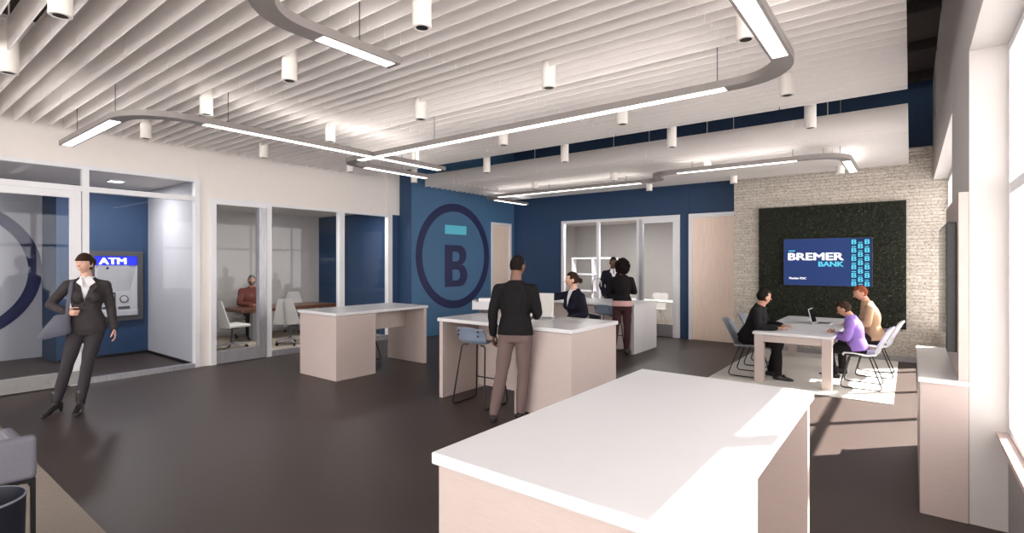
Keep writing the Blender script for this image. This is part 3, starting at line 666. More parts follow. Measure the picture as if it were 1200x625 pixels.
# lounge chair and bin bottom left
r = thing('lounge_chair', 'low lavender grey lounge chair on thin black legs at the near left', 'chair', (-4.25, .35, .012), 0)
MB().box(-3.93, -3.86, .02, .68, .545, .785, bev=.025, seg=4).build('backrest', M['lounge'], r, world=True)
for y0, y1 in ((.02, .08), (.62, .68)): MB().box(-4.55, -3.93, y0, y1, .50, .70, bev=.02).build('arm_panel', M['lounge'], r, world=True)
MB().box(-4.56, -3.94, .085, .615, .40, .53, bev=.04, seg=3).build('seat_cushion', M['lounge'], r, world=True)
for x in (-4.53, -3.895):
    for y in (.035, .665): MB().box(x-.011, x+.011, y-.011, y+.011, .012, .545).build('leg', M['black'], r, world=True)
MB().box(-3.905, -3.885, .035, .665, .525, .545).box(-4.53, -3.895, .657, .672, .485, .505).box(-4.53, -3.895, .028, .043, .485, .505).box(-4.54, -4.52, .035, .665, .38, .40).build('rail', M['black'], r, world=True)
r = thing('waste_bin', 'dark slate round bin beside the lounge chair', 'bin', (-3.655, .42, .012))
MB().lathe([(.155, 0), (.165, .01), (.178, .545), (.182, .553), (.172, .555), (.165, .54), (.148, .03), (.01, .02)], sides=40).build('body', M['slate'], r, smooth=40)
MB().tube([(.177*math.cos(a*PI/20), .177*math.sin(a*PI/20), .552) for a in range(40)], .006, 6, True).build('rim', M['dgrey_seat'], r, smooth=True)

# counter things
r = thing('desktop_computer', 'white desktop computer screen seen from behind on the service counter', 'computer', (-3.72, 5.36, H), math.radians(20))
mx = T(0, .02, .03) @ Matrix.Rotation(math.radians(-8), 4, 'X')
MB().box(-.20, .20, -.012, .012, .0, .30, bev=.006, mx=mx).build('casing', M['mesh_white'], r)
MB().box(-.185, .185, .012, .015, .02, .285, mx=mx).build('screen', M['screen_off'], r)
MB().box(-.20, .20, -.06, .10, 0, .012, bev=.004).box(-.05, .05, .0, .03, .01, .06).build('stand', M['silver'], r)
r = thing('keyboard', 'pale keyboard on the counter in front of the seated woman', 'keyboard', (-3.45, 5.60, H), math.radians(10))
MB().box(-.20, .20, -.06, .06, 0, .014, bev=.004).build('case', M['silver'], r)
b = MB()
for i in range(13):
    for j in range(4): b.box(-.185+i*.0285, -.185+i*.0285+.023, -.05+j*.026, -.05+j*.026+.021, .014, .018)
b.build('keys', M['mesh_white'], r)
r = thing('desk_printer', 'small white printer on a dark foot at the left end of the service counter', 'printer', (-4.80, 5.62, H), math.radians(30))
MB().box(-.06, .06, -.05, .05, 0, .03).box(-.10, .12, -.07, .07, .02, .05, bev=.005).build('foot', M['black_plastic'], r)
MB().prism([(-.17, .05), (.17, .05), (.17, .16), (-.10, .16), (-.17, .18)], -.10, .10, 'xz').build('body', M['atm_light'], r)
MB().box(-.08, .17, -.10, .10, .16, .21, bev=.006).build('lid', M['white_top'], r)

# ------------------------------------------------------------------ office furniture
r = thing('office_table', 'long walnut meeting table inside the glass office', 'table', (-11.65, 6.2, .012))
MB().box(-12.10, -11.15, 5.18, 7.45, .665, .73, bev=.006).build('tabletop', M['walnut'], r, world=True)
MB().box(-12.08, -11.17, 5.20, 7.43, .73, .74).build('top_veneer', M['walnut_light'], r, world=True)
for y in (5.6, 7.0): MB().box(-11.72, -11.55, y, y+.10, .03, .665).box(-11.95, -11.32, y-.02, y+.12, .012, .04, bev=.005).build('pedestal', M['silver'], r, world=True)
def task_chair(label, loc, rz):
    r = thing('task_chair', label, 'office chair', loc, rz)
    MB().box(-.25, .25, -.22, .25, .44, .50, bev=.025, seg=3).build('seat', M['mesh_white'], r, smooth=40)
    # winged back: wide at the hips, narrow at the top, folded on its middle line; chair faces +Y
    bk = MB().bm; g = []
    for i in range(9):
        t = i/8; wv = .27-.13*t**1.2; row = []
        for j in range(9):
            s = j/8*2-1; row.append((s*wv, -.24-.10*t+.07*abs(s)**1.3, .44+.54*t))
        g.append(row)
    A = [[bk.verts.new(p) for p in rw_] for rw_ in g]; Bk = [[bk.verts.new((p[0], p[1]-.018, p[2])) for p in rw_] for rw_ in g]
    for i in range(8):
        for j in range(8):
            bk.faces.new((A[i][j], A[i][j+1], A[i+1][j+1], A[i+1][j])); bk.faces.new((Bk[i][j], Bk[i+1][j], Bk[i+1][j+1], Bk[i][j+1]))
        bk.faces.new((A[i][0], A[i+1][0], Bk[i+1][0], Bk[i][0])); bk.faces.new((A[i][8], Bk[i][8], Bk[i+1][8], A[i+1][8]))
    for j in range(8): bk.faces.new((A[0][j], Bk[0][j], Bk[0][j+1], A[0][j+1])); bk.faces.new((A[8][j], A[8][j+1], Bk[8][j+1], Bk[8][j]))
    mb = MB(); mb.bm.free(); mb.bm = bk; mb.build('backrest', M['mesh_white'], r, smooth=40)
    MB().tube([(0, -.27, .40), (0, -.31, .60), (0, -.36, .93)], .012, 8).tube([(0, -.29, .42), (0, 0, .40)], .016, 8).build('back_stem', M['silver'], r, smooth=True)
    MB().lathe([(.03, .10), (.03, .28), (.02, .28), (.02, .44)], sides=14).box(-.08, .08, -.1, .1, .40, .44).build('gas_column', M['atm_dark'], r, smooth=40)
    b = MB()
    for k in range(5):
        a = k*2*PI/5+.3; b.tube([(0, 0, .12), (.29*math.cos(a), .29*math.sin(a), .075)], [.024, .016], 8)
    b.build('star_base', M['silver'], r, smooth=True)
    for k in range(5):
        a = k*2*PI/5+.3; c = (.30*math.cos(a), .30*math.sin(a), .031)
        MB().lathe([(.005, -.02), (.03, -.02), (.03, .02), (.005, .02)], sides=14, mx=T(*c) @ Matrix.Rotation(a, 4, 'Z') @ Matrix.Rotation(PI/2, 4, 'X')).build('caster', M['black_plastic'], r)
    return r
task_chair('white winged task chair at the left end of the office table', (-10.75, 4.80, zf), math.radians(5))
task_chair('white winged task chair with its back to the office glass', (-10.42, 5.83, zf), math.radians(42))
task_chair('white winged task chair beyond the office table, right of the seated man', (-12.20, 7.00, zf), math.radians(-105))
task_chair('white task chair under the man in the rust shirt', (-12.22, 5.82, zf), math.radians(-95))
# back room furniture
r = thing('desk', 'pale desk on metal legs behind the back room door', 'desk', (-4.9, 13.0, .012))
MB().box(-6.2, -4.25, 12.72, 13.45, .72, .745, bev=.004).build('desktop', M['mesh_white'], r, world=True)
for x in (-6.1, -4.32):
    for y in (12.78, 13.38): MB().box(x-.02, x+.02, y-.02, y+.02, .012, .72).build('leg', M['silver'], r, world=True)
r = thing('shell_chair', 'cream shell chair with waisted back behind the back room desk', 'chair', (-5.49, 13.70, zf), PI)
pr_ = [(-.13, .45), (.13, .45), (.15, .55), (.15, .62), (.20, .72), (.23, .80), (.20, .87), (.12, .89), (0, .865), (-.12, .89), (-.20, .87), (-.23, .80), (-.20, .72), (-.15, .62), (-.15, .55)]
MB().prism(pr_, -.215, -.20, 'xz').build('backrest', M['mesh_white'], r)
MB().box(-.21, .21, -.20, .22, .44, .455, bev=.006).build('seat', M['mesh_white'], r)
for sx in (-1, 1):
    for sy in (-1, 1): MB().tube([(sx*.05, sy*.04, .44), (sx*.22, sy*.22, .012)], .008, 8).build('leg', M['chrome'], r, smooth=True)
r = thing('shelf_frame', 'white open grid shelf in the back room behind the suited man', 'shelf', (-6.9, 13.2, .012))
b = MB()
for x in (-7.85, -7.18, -6.5): b.box(x-.025, x+.025, 13.1, 13.3, .012, 1.88)
for z in (.4, .92, 1.40, 1.86): b.box(-7.85, -6.5, 13.1, 13.3, z-.022, z+.022)
b.build('frame', M['frame_white'], r, world=True)
#PEOPLE#
# ------------------------------------------------------------------ people
M['skin_light'] = mat('light_skin', (.62,.36,.27), .5, noise_amt=.03, noise_scale=12)
M['skin_dark'] = mat('dark_skin', (.16,.070,.042), .45, noise_amt=.04, noise_scale=12)
M['skin_deep'] = mat('deep_brown_skin', (.085,.038,.025), .45, noise_amt=.04, noise_scale=12)
M['skin_tan'] = mat('tan_skin', (.42,.21,.14), .5, noise_amt=.03, noise_scale=12)
def cloth(name, col, amt=.06): return mat(name, col, .85, spec=.15, noise_amt=amt, noise_scale=7, bump=.5, bump_scale=14, stretch=(1,1,.5))
M['suit_grey'] = cloth('charcoal_grey_suit', (.045,.038,.040)); M['trouser_grey'] = cloth('charcoal_trousers', (.042,.037,.042))
M['black_knit'] = cloth('black_knit', (.010,.009,.010)); M['mauve_trousers'] = cloth('taupe_trousers', (.15,.105,.10))
M['navy_suit'] = cloth('midnight_suit', (.012,.012,.022)); M['white_cloth'] = cloth('white_cotton', (.75,.74,.76), .02)
M['plum'] = cloth('plum_trousers', (.055,.024,.026)); M['pink'] = cloth('pink_hem', (.55,.33,.32)); M['purple'] = cloth('lilac_sweater', (.25,.155,.46))
M['beige'] = cloth('beige_sweater', (.36,.235,.15)); M['rust'] = cloth('rust_shirt', (.17,.055,.042)); M['black_cloth'] = cloth('black_cloth', (.012,.010,.011))
M['hair_black'] = mat('black_hair', (.010,.007,.006), .85, spec=.15, noise_amt=.3, noise_scale=60, bump=.6, bump_scale=120, stretch=(1,1,.2))
M['hair_brown'] = mat('dark_brown_hair', (.035,.018,.012), .85, spec=.15, noise_amt=.3, noise_scale=60, bump=.6, bump_scale=120, stretch=(1,1,.2))
M['hair_red'] = mat('auburn_hair', (.17,.045,.022), .85, spec=.15, noise_amt=.3, noise_scale=60, bump=.6, bump_scale=120, stretch=(1,1,.2))
M['hair_grey'] = mat('greying_hair', (.06,.05,.045), .85, spec=.15, noise_amt=.3, noise_scale=60)
M['leather'] = mat('black_leather', (.012,.010,.011), .35, noise_amt=.1); M['eye'] = mat('dark_eye', (.02,.012,.01), .2, noise_amt=.02)
M['eye_white'] = mat('eye_white', (.7,.68,.66), .3, noise_amt=.02); M['lip'] = mat('lips', (.38,.10,.09), .45, noise_amt=.03); M['teeth'] = mat('teeth', (.8,.78,.74), .4, noise_amt=.01)
M['bag'] = mat('grey_bag_cloth', (.085,.088,.115), .7, noise_amt=.06, noise_scale=30, bump=.2, bump_scale=200)
M['tie'] = cloth('grey_blue_tie', (.08,.09,.13))
def remesh(mb, vox, smooth=3, keep=None):
    me = bpy.data.meshes.new('t'); bmesh.ops.recalc_face_normals(mb.bm, faces=mb.bm.faces[:]); mb.bm.to_mesh(me); mb.bm.free()
    o = bpy.data.objects.new('t', me); COL.objects.link(o)
    m = o.modifiers.new('r', 'REMESH'); m.mode = 'VOXEL'; m.voxel_size = vox; m.use_smooth_shade = True
    if smooth: s = o.modifiers.new('s', 'SMOOTH'); s.factor = .5; s.iterations = smooth
    dg = bpy.context.evaluated_depsgraph_get(); dg.update()
    out = bpy.data.meshes.new_from_object(o.evaluated_get(dg)); bpy.data.objects.remove(o); bpy.data.meshes.remove(me)
    r = MB(); r.bm.from_mesh(out); bpy.data.meshes.remove(out)
    if keep: bmesh.ops.delete(r.bm, geom=[f for f in r.bm.faces if not keep(f.calc_center_median())], context='FACES')
    return r
def limb(mb, pts, rad, sides=14):
    pts = [Vector(p) for p in pts]; P = []; Rr = []
    for i in range(len(pts)-1):
        for k in range(4):
            t = k/4; P.append(pts[i].lerp(pts[i+1], t)); Rr.append(rad[i]*(1-t)+rad[i+1]*t)
    P.append(pts[-1]); Rr.append(rad[-1])
    # gentle muscle bulge between joints
    for j in range(len(P)):
        k = j % 4
        if k in (1, 2) and j < len(P)-1: Rr[j] *= 1.05
    mb.tube(P, Rr, sides)
    for p, r in zip(pts, rad): mb.ball(p, r*.995, 14, 8)
def hand(mb, wrist, d, pn, side, curl=.35, s=1.0, spread=1.0):
    # d: direction of the fingers, pn: palm normal (fingers curl towards it), side: +1 thumb on d x pn side
    d = Vector(d).normalized(); pn = Vector(pn); pn = (pn-d*pn.dot(d)).normalized(); sv = d.cross(pn)*side; W = Vector(wrist)
    mb.loft([(W-d*.01*s, sv*.024*s, pn*.019*s), (W+d*.02*s, sv*.030*s, pn*.016*s), (W+d*.055*s, sv*.039*s, pn*.014*s), (W+d*.085*s, sv*.038*s, pn*.012*s), (W+d*.094*s, sv*.033*s, pn*.009*s)], 12)
    for k, (off, L, r) in enumerate(((.029, .072, .0085), (.010, .082, .009), (-.010, .076, .0085), (-.028, .060, .0075))):
        p = W+d*.085*s+sv*off*s; a = curl*(.75+.12*k); pts = [p-d*.02*s, p]; dd = (d+sv*off*2.2*spread).normalized()
        for q, f in enumerate((.45, .32, .25)):
            ax = sv; ang = a*(.8+.5*q); dd = (Matrix.Rotation(-ang*side if False else ang, 3, dd.cross(pn).normalized()) @ dd); p = p+dd*L*f*s; pts.append(p)
        mb.tube(pts, [r*s, r*s, r*.97*s, r*.9*s, r*.75*s], 8); mb.ball(pts[-1], r*.75*s, 8, 6)
        for q in pts[1:-1]: mb.ball(q, r*.96*s, 8, 6)
    p = W+d*.022*s+sv*.022*s; t = (d*.75+sv*.75+pn*.35).normalized(); q = p+t*.045*s; t2 = (d*.95+sv*.28+pn*.45).normalized(); r_ = q+t2*.034*s; e = r_+(d+pn*.5).normalized()*.026*s
    mb.tube([p-t*.01*s, q, r_, e], [.013*s, .011*s, .0095*s, .008*s], 8); mb.ball(e, .008*s, 8, 6)
def head_fn(v, jaw=1.0):   # unit direction in head frame (x right, y forward, z up) -> surface point, adult size
    x, y, z = v.x, v.y, v.z
    hx, hz = .073, .112; hy = .092 if y > 0 else .100
    p = Vector((x*hx, y*hy, z*hz))
    if z < 0:
        k = min(1, -z); p.x *= 1-.33*k*k*jaw
        if y < 0: p.y *= 1-.45*k
        else: p.y *= 1-.10*k
    if y > .3: # face plane slightly flatter
        p.y -= .006*(y-.3)
        e = math.exp(-((abs(x)-.36)**2/.02+(z-.05)**2/.012)); p.y -= .010*e                 # eye sockets
        nzz = math.exp(-(x**2/.010))*(1 if -.30 < z < .10 else 0)
        if nzz: t = (.10-z)/.40; p.y += .024*nzz*max(0, min(1, t))**.8
        p.y += .006*math.exp(-(x**2/.05+(z+.52)**2/.012)); p.y += .010*math.exp(-(x**2/.06+(z+.90)**2/.03)) # mouth, chin
        p.y += .004*math.exp(-((z-.24)**2/.01))                                             # brow
    return p
def head_mesh(mb, mx, s, sides=44, rings=36, scale=1.0, mod=None):
    bm = bmesh.new(); bmesh.ops.create_uvsphere(bm, u_segments=sides, v_segments=rings, radius=1)
    for v in bm.verts:
        d = v.co.normalized(); p = head_fn(d)
        if mod: p = mod(d, p)
        v.co = mx @ (p*s*scale)
    mb._merge(bm)
def person(name, label, loc, face, J, s=1.0, fem=False, head_dir=None, head_tilt=0, group=None, skin='skin_light', hair=('short', 'hair_black'),
           top='black_cloth', bottom='black_cloth', jacket=None, hem=.90, vneck=False, collar=None, shoes='leather', heels=False, handcfg={}, vox=.0055, belly=1.0, smile=False, sitting=False, beard=False, tie=None, trouser_len=None, top_name='jacket', build=1.0, jstart=None):
    """J: joints in the person's own frame: x to the right hand, y forward, z up (metres, unscaled)."""
    rz = math.atan2(face[1], face[0])-PI/2
    r = thing(name, label, 'person', loc, rz, group)
    V = {k: Vector(v)*s for k, v in J.items()}
    for k in ('shR', 'shL'): V[k].z -= .022*s
    pel, che, neck, head = V['pelvis'], V['chest'], V['neck'], V['head']
    sh = (V['shR']-V['shL']).normalized(); hp = (V['hipR']-V['hipL']).normalized()
    up = (che-pel).normalized(); up2 = (neck-che).normalized()
    fw = up.cross(sh)*-1; fw = sh.cross(up)*-1 if False else up.cross(sh); fw = fw if fw.y > -.2 or abs(fw.y) < .2 else -fw
    fwp = up.cross(hp); fwp = fwp if fwp.dot(fw) > 0 else -fwp
    b = s*build
    def torso(mb, g=0.0, z0=None, ex=0, z1=1.0, close_neck=True, hemflare=0):
        S = []
        hw, hd = (.172, .120) if not fem else (.170, .115)
        ww, wd = (.148, .108) if not fem else (.118, .090)
        cw, cd = (.175, .122) if not fem else (.150, .118)
        S.append((pel-up*.10*s, hp*(hw*.86*b+g), fwp*(hd*.90*b+g)))
        S.append((pel-up*.03*s, hp*(hw*b+g+ex), fwp*(hd*b*belly+g+ex*1.3)))
        S.append((pel+up*.07*s, hp.lerp(sh, .3)*((hw*.93)*b+g+ex), fwp*(hd*.94*b*belly+g+ex)))
        S.append((pel.lerp(che, .52), hp.lerp(sh, .5)*(ww*b+g), fwp.lerp(fw, .5)*(wd*b*belly+g)))
        S.append((pel.lerp(che, .80), sh*(cw*.93*b+g), fw*(cd*.97*b+g)))
        S.append((che, sh*(cw*b+g), fw*(cd*b+g)))
        S.append((che.lerp(neck, .40), sh*(cw*1.02*b+g), fw*(cd*.90*b+g)))
        S.append((che.lerp(neck, .72), sh*(cw*.80*b+g), fw*(cd*.68*b+g)))
        S.append((che.lerp(neck, .92), sh*(.085*b+g), fw*(.070*b+g)))
        S.append((neck+up2*.01*s, sh*(.058*b+g), fw*(.060*b+g)))
        if z0: S = S[z0:]
        mb.loft(S, 28, power=2.25)
        if fem:
            for sx in (-1, 1): mb.ball(che+sh*sx*.065*s+fw*(.085*s)-up*.02*s, (.062*s+g, .058*s+g, .060*s+g), 16, 12)
        for k in ('R', 'L'):
            limb(mb, [che.lerp(neck, .62)+(V['sh'+k]-che.lerp(neck, .70))*.25, V['sh'+k]], [.062*b+g*.8, .054*b+g*.6])
            limb(mb, [neck-up2*.015*s, neck.lerp(V['sh'+k], .55)-up2*.012*s, V['sh'+k]], [.045*b+g*.5, .040*b+g*.5, .040*b+g*.5])
    hd_ = (Vector(head_dir) if head_dir else Vector((0, 1, 0))).normalized()
    hup = (Vector((0, 0, 1))-hd_*hd_.z).normalized(); hx = hd_.cross(hup)
    if head_tilt: q = Matrix.Rotation(head_tilt, 3, hd_); hup = q @ hup; hx = q @ hx
    HM = Matrix(((hx.x, hd_.x, hup.x, head.x), (hx.y, hd_.y, hup.y, head.y), (hx.z, hd_.z, hup.z, head.z), (0, 0, 0, 1)))
    hs = s*(1.06 if not fem else 1.0)
    # --- body (one continuous skin surface)
    mb = MB(); torso(mb, -.014)
    ar = [.052, .043, .040, .026] if not fem else [.045, .036, .033, .022]
    for k in ('R', 'L'):
        e, wv, a = V['el'+k], V['wr'+k], V['sh'+k]
        limb(mb, [a, e], [ar[0]*b, ar[1]*b*.92]); limb(mb, [e, e.lerp(wv, .35), wv], [ar[1]*b*.92, ar[2]*b, ar[3]*b])
        cfg = handcfg.get(k, {}); fd = cfg.get('d', (wv-e).normalized()); pn = cfg.get('n', (-hp if k == 'R' else hp)); 
        sg = 1 if Vector(fd).cross(Vector(pn)).dot(Vector(cfg.get('thumb', fw))) > 0 else -1
        hand(mb, wv, fd, pn, sg, cfg.get('curl', .35), s*(1.0 if not fem else .92))
        hpj, kn, an = V['hip'+k], V['kn'+k], V['an'+k]
        limb(mb, [hpj, kn], [.080*b, .052*b]); limb(mb, [kn, kn.lerp(an, .32), an], [.050*b, .053*b, .034*b])
        td = Vector((J.get('toe'+k, (0, 1, 0)))).normalized()
        if not heels: mb.loft([(an-td*.05*s-Vector((0, 0, .05*s)), Vector((.03*s, 0, 0)), Vector((0, 0, .022*s))), (an-Vector((0, 0, .05*s))+td*.10*s, Vector((.036*s, 0, 0)), Vector((0, 0, .018*s))), (an-Vector((0, 0, .055*s))+td*.16*s, Vector((.026*s, 0, 0)), Vector((0, 0, .012*s)))], 10)
    nr = (.056 if not fem else .047)*s
    limb(mb, [neck-up2*.02*s, head-hup*.055*s-hd_*.018*s], [nr*1.12, nr])
    head_mesh(mb, HM, hs)
    for sx in (-1, 1):
        c = HM @ (Vector((sx*.074, -.008, -.012))*hs); mb.ball(c, (.009*hs, .019*hs, .031*hs), 12, 8, mx=HM.to_3x3().to_4x4())
    c = HM @ (Vector((0, .104, -.028))*hs); mb.ball(c, (.014*hs, .013*hs, .011*hs), 12, 8, mx=HM.to_3x3().to_4x4())
    body = remesh(mb, vox, 2).build('body', M[skin], r, smooth='full')
    R3 = HM.to_3x3().to_4x4()
    for sx in (-1, 1):
        c = HM @ (Vector((sx*.029, .0665, .010))*hs); e = MB().ball(c, .0125*hs, 12, 8, mx=R3).build('eye', M['eye_white'], r, smooth='full')
        MB().ball(HM @ (Vector((sx*.029, .0745, .010))*hs), .0066*hs, 10, 8, mx=R3).build('iris', M['eye'], e, smooth='full')
        MB().ball(HM @ (Vector((sx*.030, .0805, .033))*hs), (.017*hs, .006*hs, .0035*hs), 10, 6, mx=R3).build('eyebrow', M[hair[1]], r, smooth='full')
    mo = MB().ball(HM @ (Vector((0, .0815, -.058))*hs), ((.027 if smile else .022)*hs, .007*hs, (.0085 if smile else .0065)*hs), 14, 8, mx=R3).build('mouth', M['lip'], r, smooth='full')
    if smile: MB().ball(HM @ (Vector((0, .0855, -.057))*hs), (.020*hs, .005*hs, .0045*hs), 12, 6, mx=R3).build('teeth', M['teeth'], mo, smooth='full')
    # --- hair
    style, hm = hair
    def hmod(d, p):
        x, y, z = d.x, d.y, d.z; out = 1.0
        if style == 'crop': lim = (.52 if y > .2 else (.0 if y > -.15 else -.42)); out = 1.035 if z > lim else .93
        elif style == 'short': lim = (.50 if y > .25 else (.10 if y > .0 else -.50)); out = 1.085+.02*math.sin(9*x+7*y) if z > lim else .93
        elif style == 'bun': lim = (.48 if y > .35 else (.0 if y > .05 else -.55)); out = 1.06 if z > lim else .93
        elif style == 'bangs': lim = (.22 if y > .25 else (-.10 if y > .05 else -.62)); out = 1.11 if z > lim else .93
        elif style == 'curly': lim = (.35 if y > .35 else (-.9 if y > .2 else -1.1)); out = 1.42+.16*noise.noise(d*4.5) if z > lim else .93
        q = p*out
        if style == 'curly' and out > 1: q = Vector((q.x*1.10, q.y-.012, q.z*1.02-(.015 if z < 0 else 0)))
        return q
    hb = MB(); head_mesh(hb, HM, hs, 40, 32, 1.0, hmod)
    if style == 'bun': hb.ball(HM @ (Vector((0, -.118, -.02))*hs), (.040*hs, .036*hs, .040*hs), 16, 10)
    if style == 'curly':
        rr = random.Random(4)
        for i in range(150):
            d = Vector((rr.gauss(0, 1), rr.gauss(-.35, .8), rr.gauss(0, .9))).normalized()
            if d.y > .35 and d.z < .35: continue
            hb.ball(HM @ (Vector((d.x*.128, d.y*.134-.016, d.z*.150))*hs), rr.uniform(.014, .024)*hs, 8, 6)
    if style == 'bangs': hb.ball(HM @ (Vector((0, -.105, .02))*hs), (.050*hs, .040*hs, .055*hs), 16, 10)
    hb.build('hair', M[hm], r, smooth='full')
    if beard:
        def bm_(d, p): return p*(1.05 if (d.z < -.28 and d.y > -.1) and not (abs(d.x) < .26 and -.60 < d.z < -.42) else .93)
        bb = MB(); head_mesh(bb, HM, hs, 36, 30, 1.0, bm_); bb.build('beard', M[hm], r, smooth='full')
    # --- trousers
    mb = MB()
    mb.loft([(pel-up*.11*s, hp*.13*b, fwp*.10*b), (pel-up*.03*s, hp*(.182*b), fwp*(.128*b)), (pel+up*.05*s, hp*(.170*b), fwp*(.120*b)), (pel+up*.11*s, hp*(.150*b), fwp*(.110*b))], 26, power=2.2)
    for k in ('R', 'L'):
        hpj, kn, an = V['hip'+k], V['kn'+k], V['an'+k]; an2 = kn.lerp(an, trouser_len or .97)
        thr, knr, cf, anr = (.094, .066, .066, .052) if not fem else (.094, .062, .060, .050)
        limb(mb, [hpj+(kn-hpj)*.02, hpj.lerp(kn, .5), kn], [thr*b, (thr+knr)/2*1.03*b, knr*b], 18)
        limb(mb, [kn, kn.lerp(an, .35), an2], [knr*b, cf*b, anr*b], 18)
        mb.ball(hpj-fwp*.028*s, (.090*b, .090*b, .095*b), 16, 10)
    remesh(mb, .009, 3).build('trousers', M[bottom], r, smooth='full')
    # --- shirt or jacket
    def top_mesh(g, sl_end, start, hemz, ex=0):
        mb = MB(); torso(mb, g, start, ex=ex)
        for k in ('R', 'L'):
            e, wv, a = V['el'+k], V['wr'+k], V['sh'+k]; w2 = e.lerp(wv, sl_end)
            limb(mb, [a, a.lerp(e, .5), e], [(ar[0]+.008)*b+g*.3, (ar[0]+.006)*b+g*.3, (ar[1]+.010)*b+g*.3], 18)
            limb(mb, [e, e.lerp(wv, .5), w2], [(ar[1]+.010)*b+g*.3, (ar[2]+.006)*b+g*.3, (ar[3]+.014)*b+g*.3], 18)
        return mb
    layered = jacket is not None
    if layered:
        remesh(top_mesh(.006, .94, 1, 0, .018 if jstart else 0), .009, 3).build('shirt', M[top], r, smooth='full')
        nk = neck
        def keep(c):
            q = c-nk; f = q.dot(fw); v = -q.dot(up2)
            return not (f > .0 and v < .26*s and abs(q.dot(sh)) < max(0, (.26*s-v)*.26)) if vneck else True
        jm = remesh(top_mesh(.018, .97, jstart if jstart is not None else (0 if not sitting else 1), 0, .008), .008, 3, keep)
        jo = jm.build(top_name, M[jacket], r, smooth='full')
        if vneck:   # lapels
            lb = MB()
            for sx in (-1, 1):
                A = neck+sh*sx*.062*s+fw*.05*s; Bm = che+fw*(.155 if fem else .147)*s+sh*sx*.012*s-up*.06*s; Cc = neck.lerp(che, .45)+sh*sx*.105*s+fw*.118*s
                vs = [lb.bm.verts.new(p) for p in (A, Cc, Bm, A+fw*.014*s, Cc+fw*.016*s, Bm+fw*.014*s)]
                for f in ((0,1,2),(3,5,4),(0,3,4,1),(1,4,5,2),(2,5,3,0)): lb.bm.faces.new([vs[i] for i in f])
            lb.build('lapel', M[jacket], jo)
            for zq in (.0, .07): MB().ball(che+fw*(.158 if fem else .150)*s-up*(.10+zq)*s, .008*s, 8, 6).build('button', M['black_plastic'], jo)
    else:
        remesh(top_mesh(.012, .96, 1, 0, .014), .008, 3).build(top_name, M[top], r, smooth='full')
    if collar:
        cb = MB(); ring = []
        for k in range(25):
            a = -PI*.5+ (k/24-.5)*2*PI*.93 + PI; ring.append(neck+sh*math.cos(a)*.060*s*(1 if not fem else .92)+fw*math.sin(a)*-.060*s+up2*(.004 if True else 0)*s-fw*.0)
        cb.tube(ring, .013*s, 8)
        if vneck:
            for sx in (-1, 1):
                A = neck+sh*sx*.040*s+fw*.058*s+up2*.012*s; Bq = neck+sh*sx*.085*s+fw*.085*s-up2*.05*s; Cq = neck+sh*sx*.022*s+fw*.115*s-up2*.105*s
                vs = [cb.bm.verts.new(p) for p in (A, Bq, Cq, A+fw*.02*s, Bq+fw*.022*s, Cq+fw*.024*s)]
                for f in ((0,1,2),(3,5,4),(0,3,4,1),(1,4,5,2),(2,5,3,0)): cb.bm.faces.new([vs[i] for i in f])
        cb.build('collar', M[collar], r, smooth=True)
    if tie:
        A = neck+fw*.075*s-up2*.01*s; Bq = che+fw*.135*s-up*.05*s
        MB().loft([(A, sh*.016*s, fw*.008*s), (A.lerp(Bq, .12), sh*.011*s, fw*.008*s), (Bq, sh*.030*s, fw*.008*s)], 8).build('tie', M[tie], r)
    # --- shoes
    for k in ('R', 'L'):
        an = V['an'+k]; td = Vector((J.get('toe'+k, (0, 1, 0)))); td.z = 0; td.normalize(); sv = Vector((td.y, -td.x, 0)); g0 = an.z-(.085 if not heels else .125)*s
        base = Vector((an.x, an.y, g0)); mb = MB(); z = Vector((0, 0, 1)); hh = .045*s if heels else 0
        secs = [(base-td*.070*s+z*(.040*s+hh), sv*.026*s, z*.034*s), (base-td*.03*s+z*(.042*s+hh), sv*.036*s, z*.040*s), (base+td*.05*s+z*(.038*s+hh*.7), sv*.040*s, z*.036*s), (base+td*.12*s+z*(.028*s+hh*.1), sv*.045*s, z*.027*s), (base+td*.175*s+z*.022*s, sv*.036*s, z*.020*s), (base+td*.205*s+z*.016*s, sv*.016*s, z*.012*s)]
        mb.loft(secs, 14); limb(mb, [base+z*(.05*s+hh), an+z*.03*s+(Vector((0, 0, .07*s)) if heels else z*0)], [.042*s, (.046 if heels else .042)*s])
        if heels: mb.tube([base-td*.065*s+z*.075*s, base-td*.065*s+z*.001], [.024*s, .013*s], 8)
        remesh(mb, .007, 2).build('shoe', M[shoes], r, smooth='full')
    return r
def stand(**kw):
    J = dict(pelvis=(0, 0, .96), chest=(0, 0, 1.30), neck=(0, -.01, 1.505), head=(0, .012, 1.665), shR=(.185, -.01, 1.445), shL=(-.185, -.01, 1.445), elR=(.235, -.03, 1.15), elL=(-.235, -.03, 1.15), wrR=(.235, .04, .90), wrL=(-.235, .04, .90),
             hipR=(.092, 0, .92), hipL=(-.092, 0, .92), knR=(.105, .02, .50), knL=(-.105, .02, .50), anR=(.11, -.02, .085), anL=(-.11, -.02, .085), toeR=(.2, 1, 0), toeL=(-.2, 1, 0))
    J.update(kw); return J
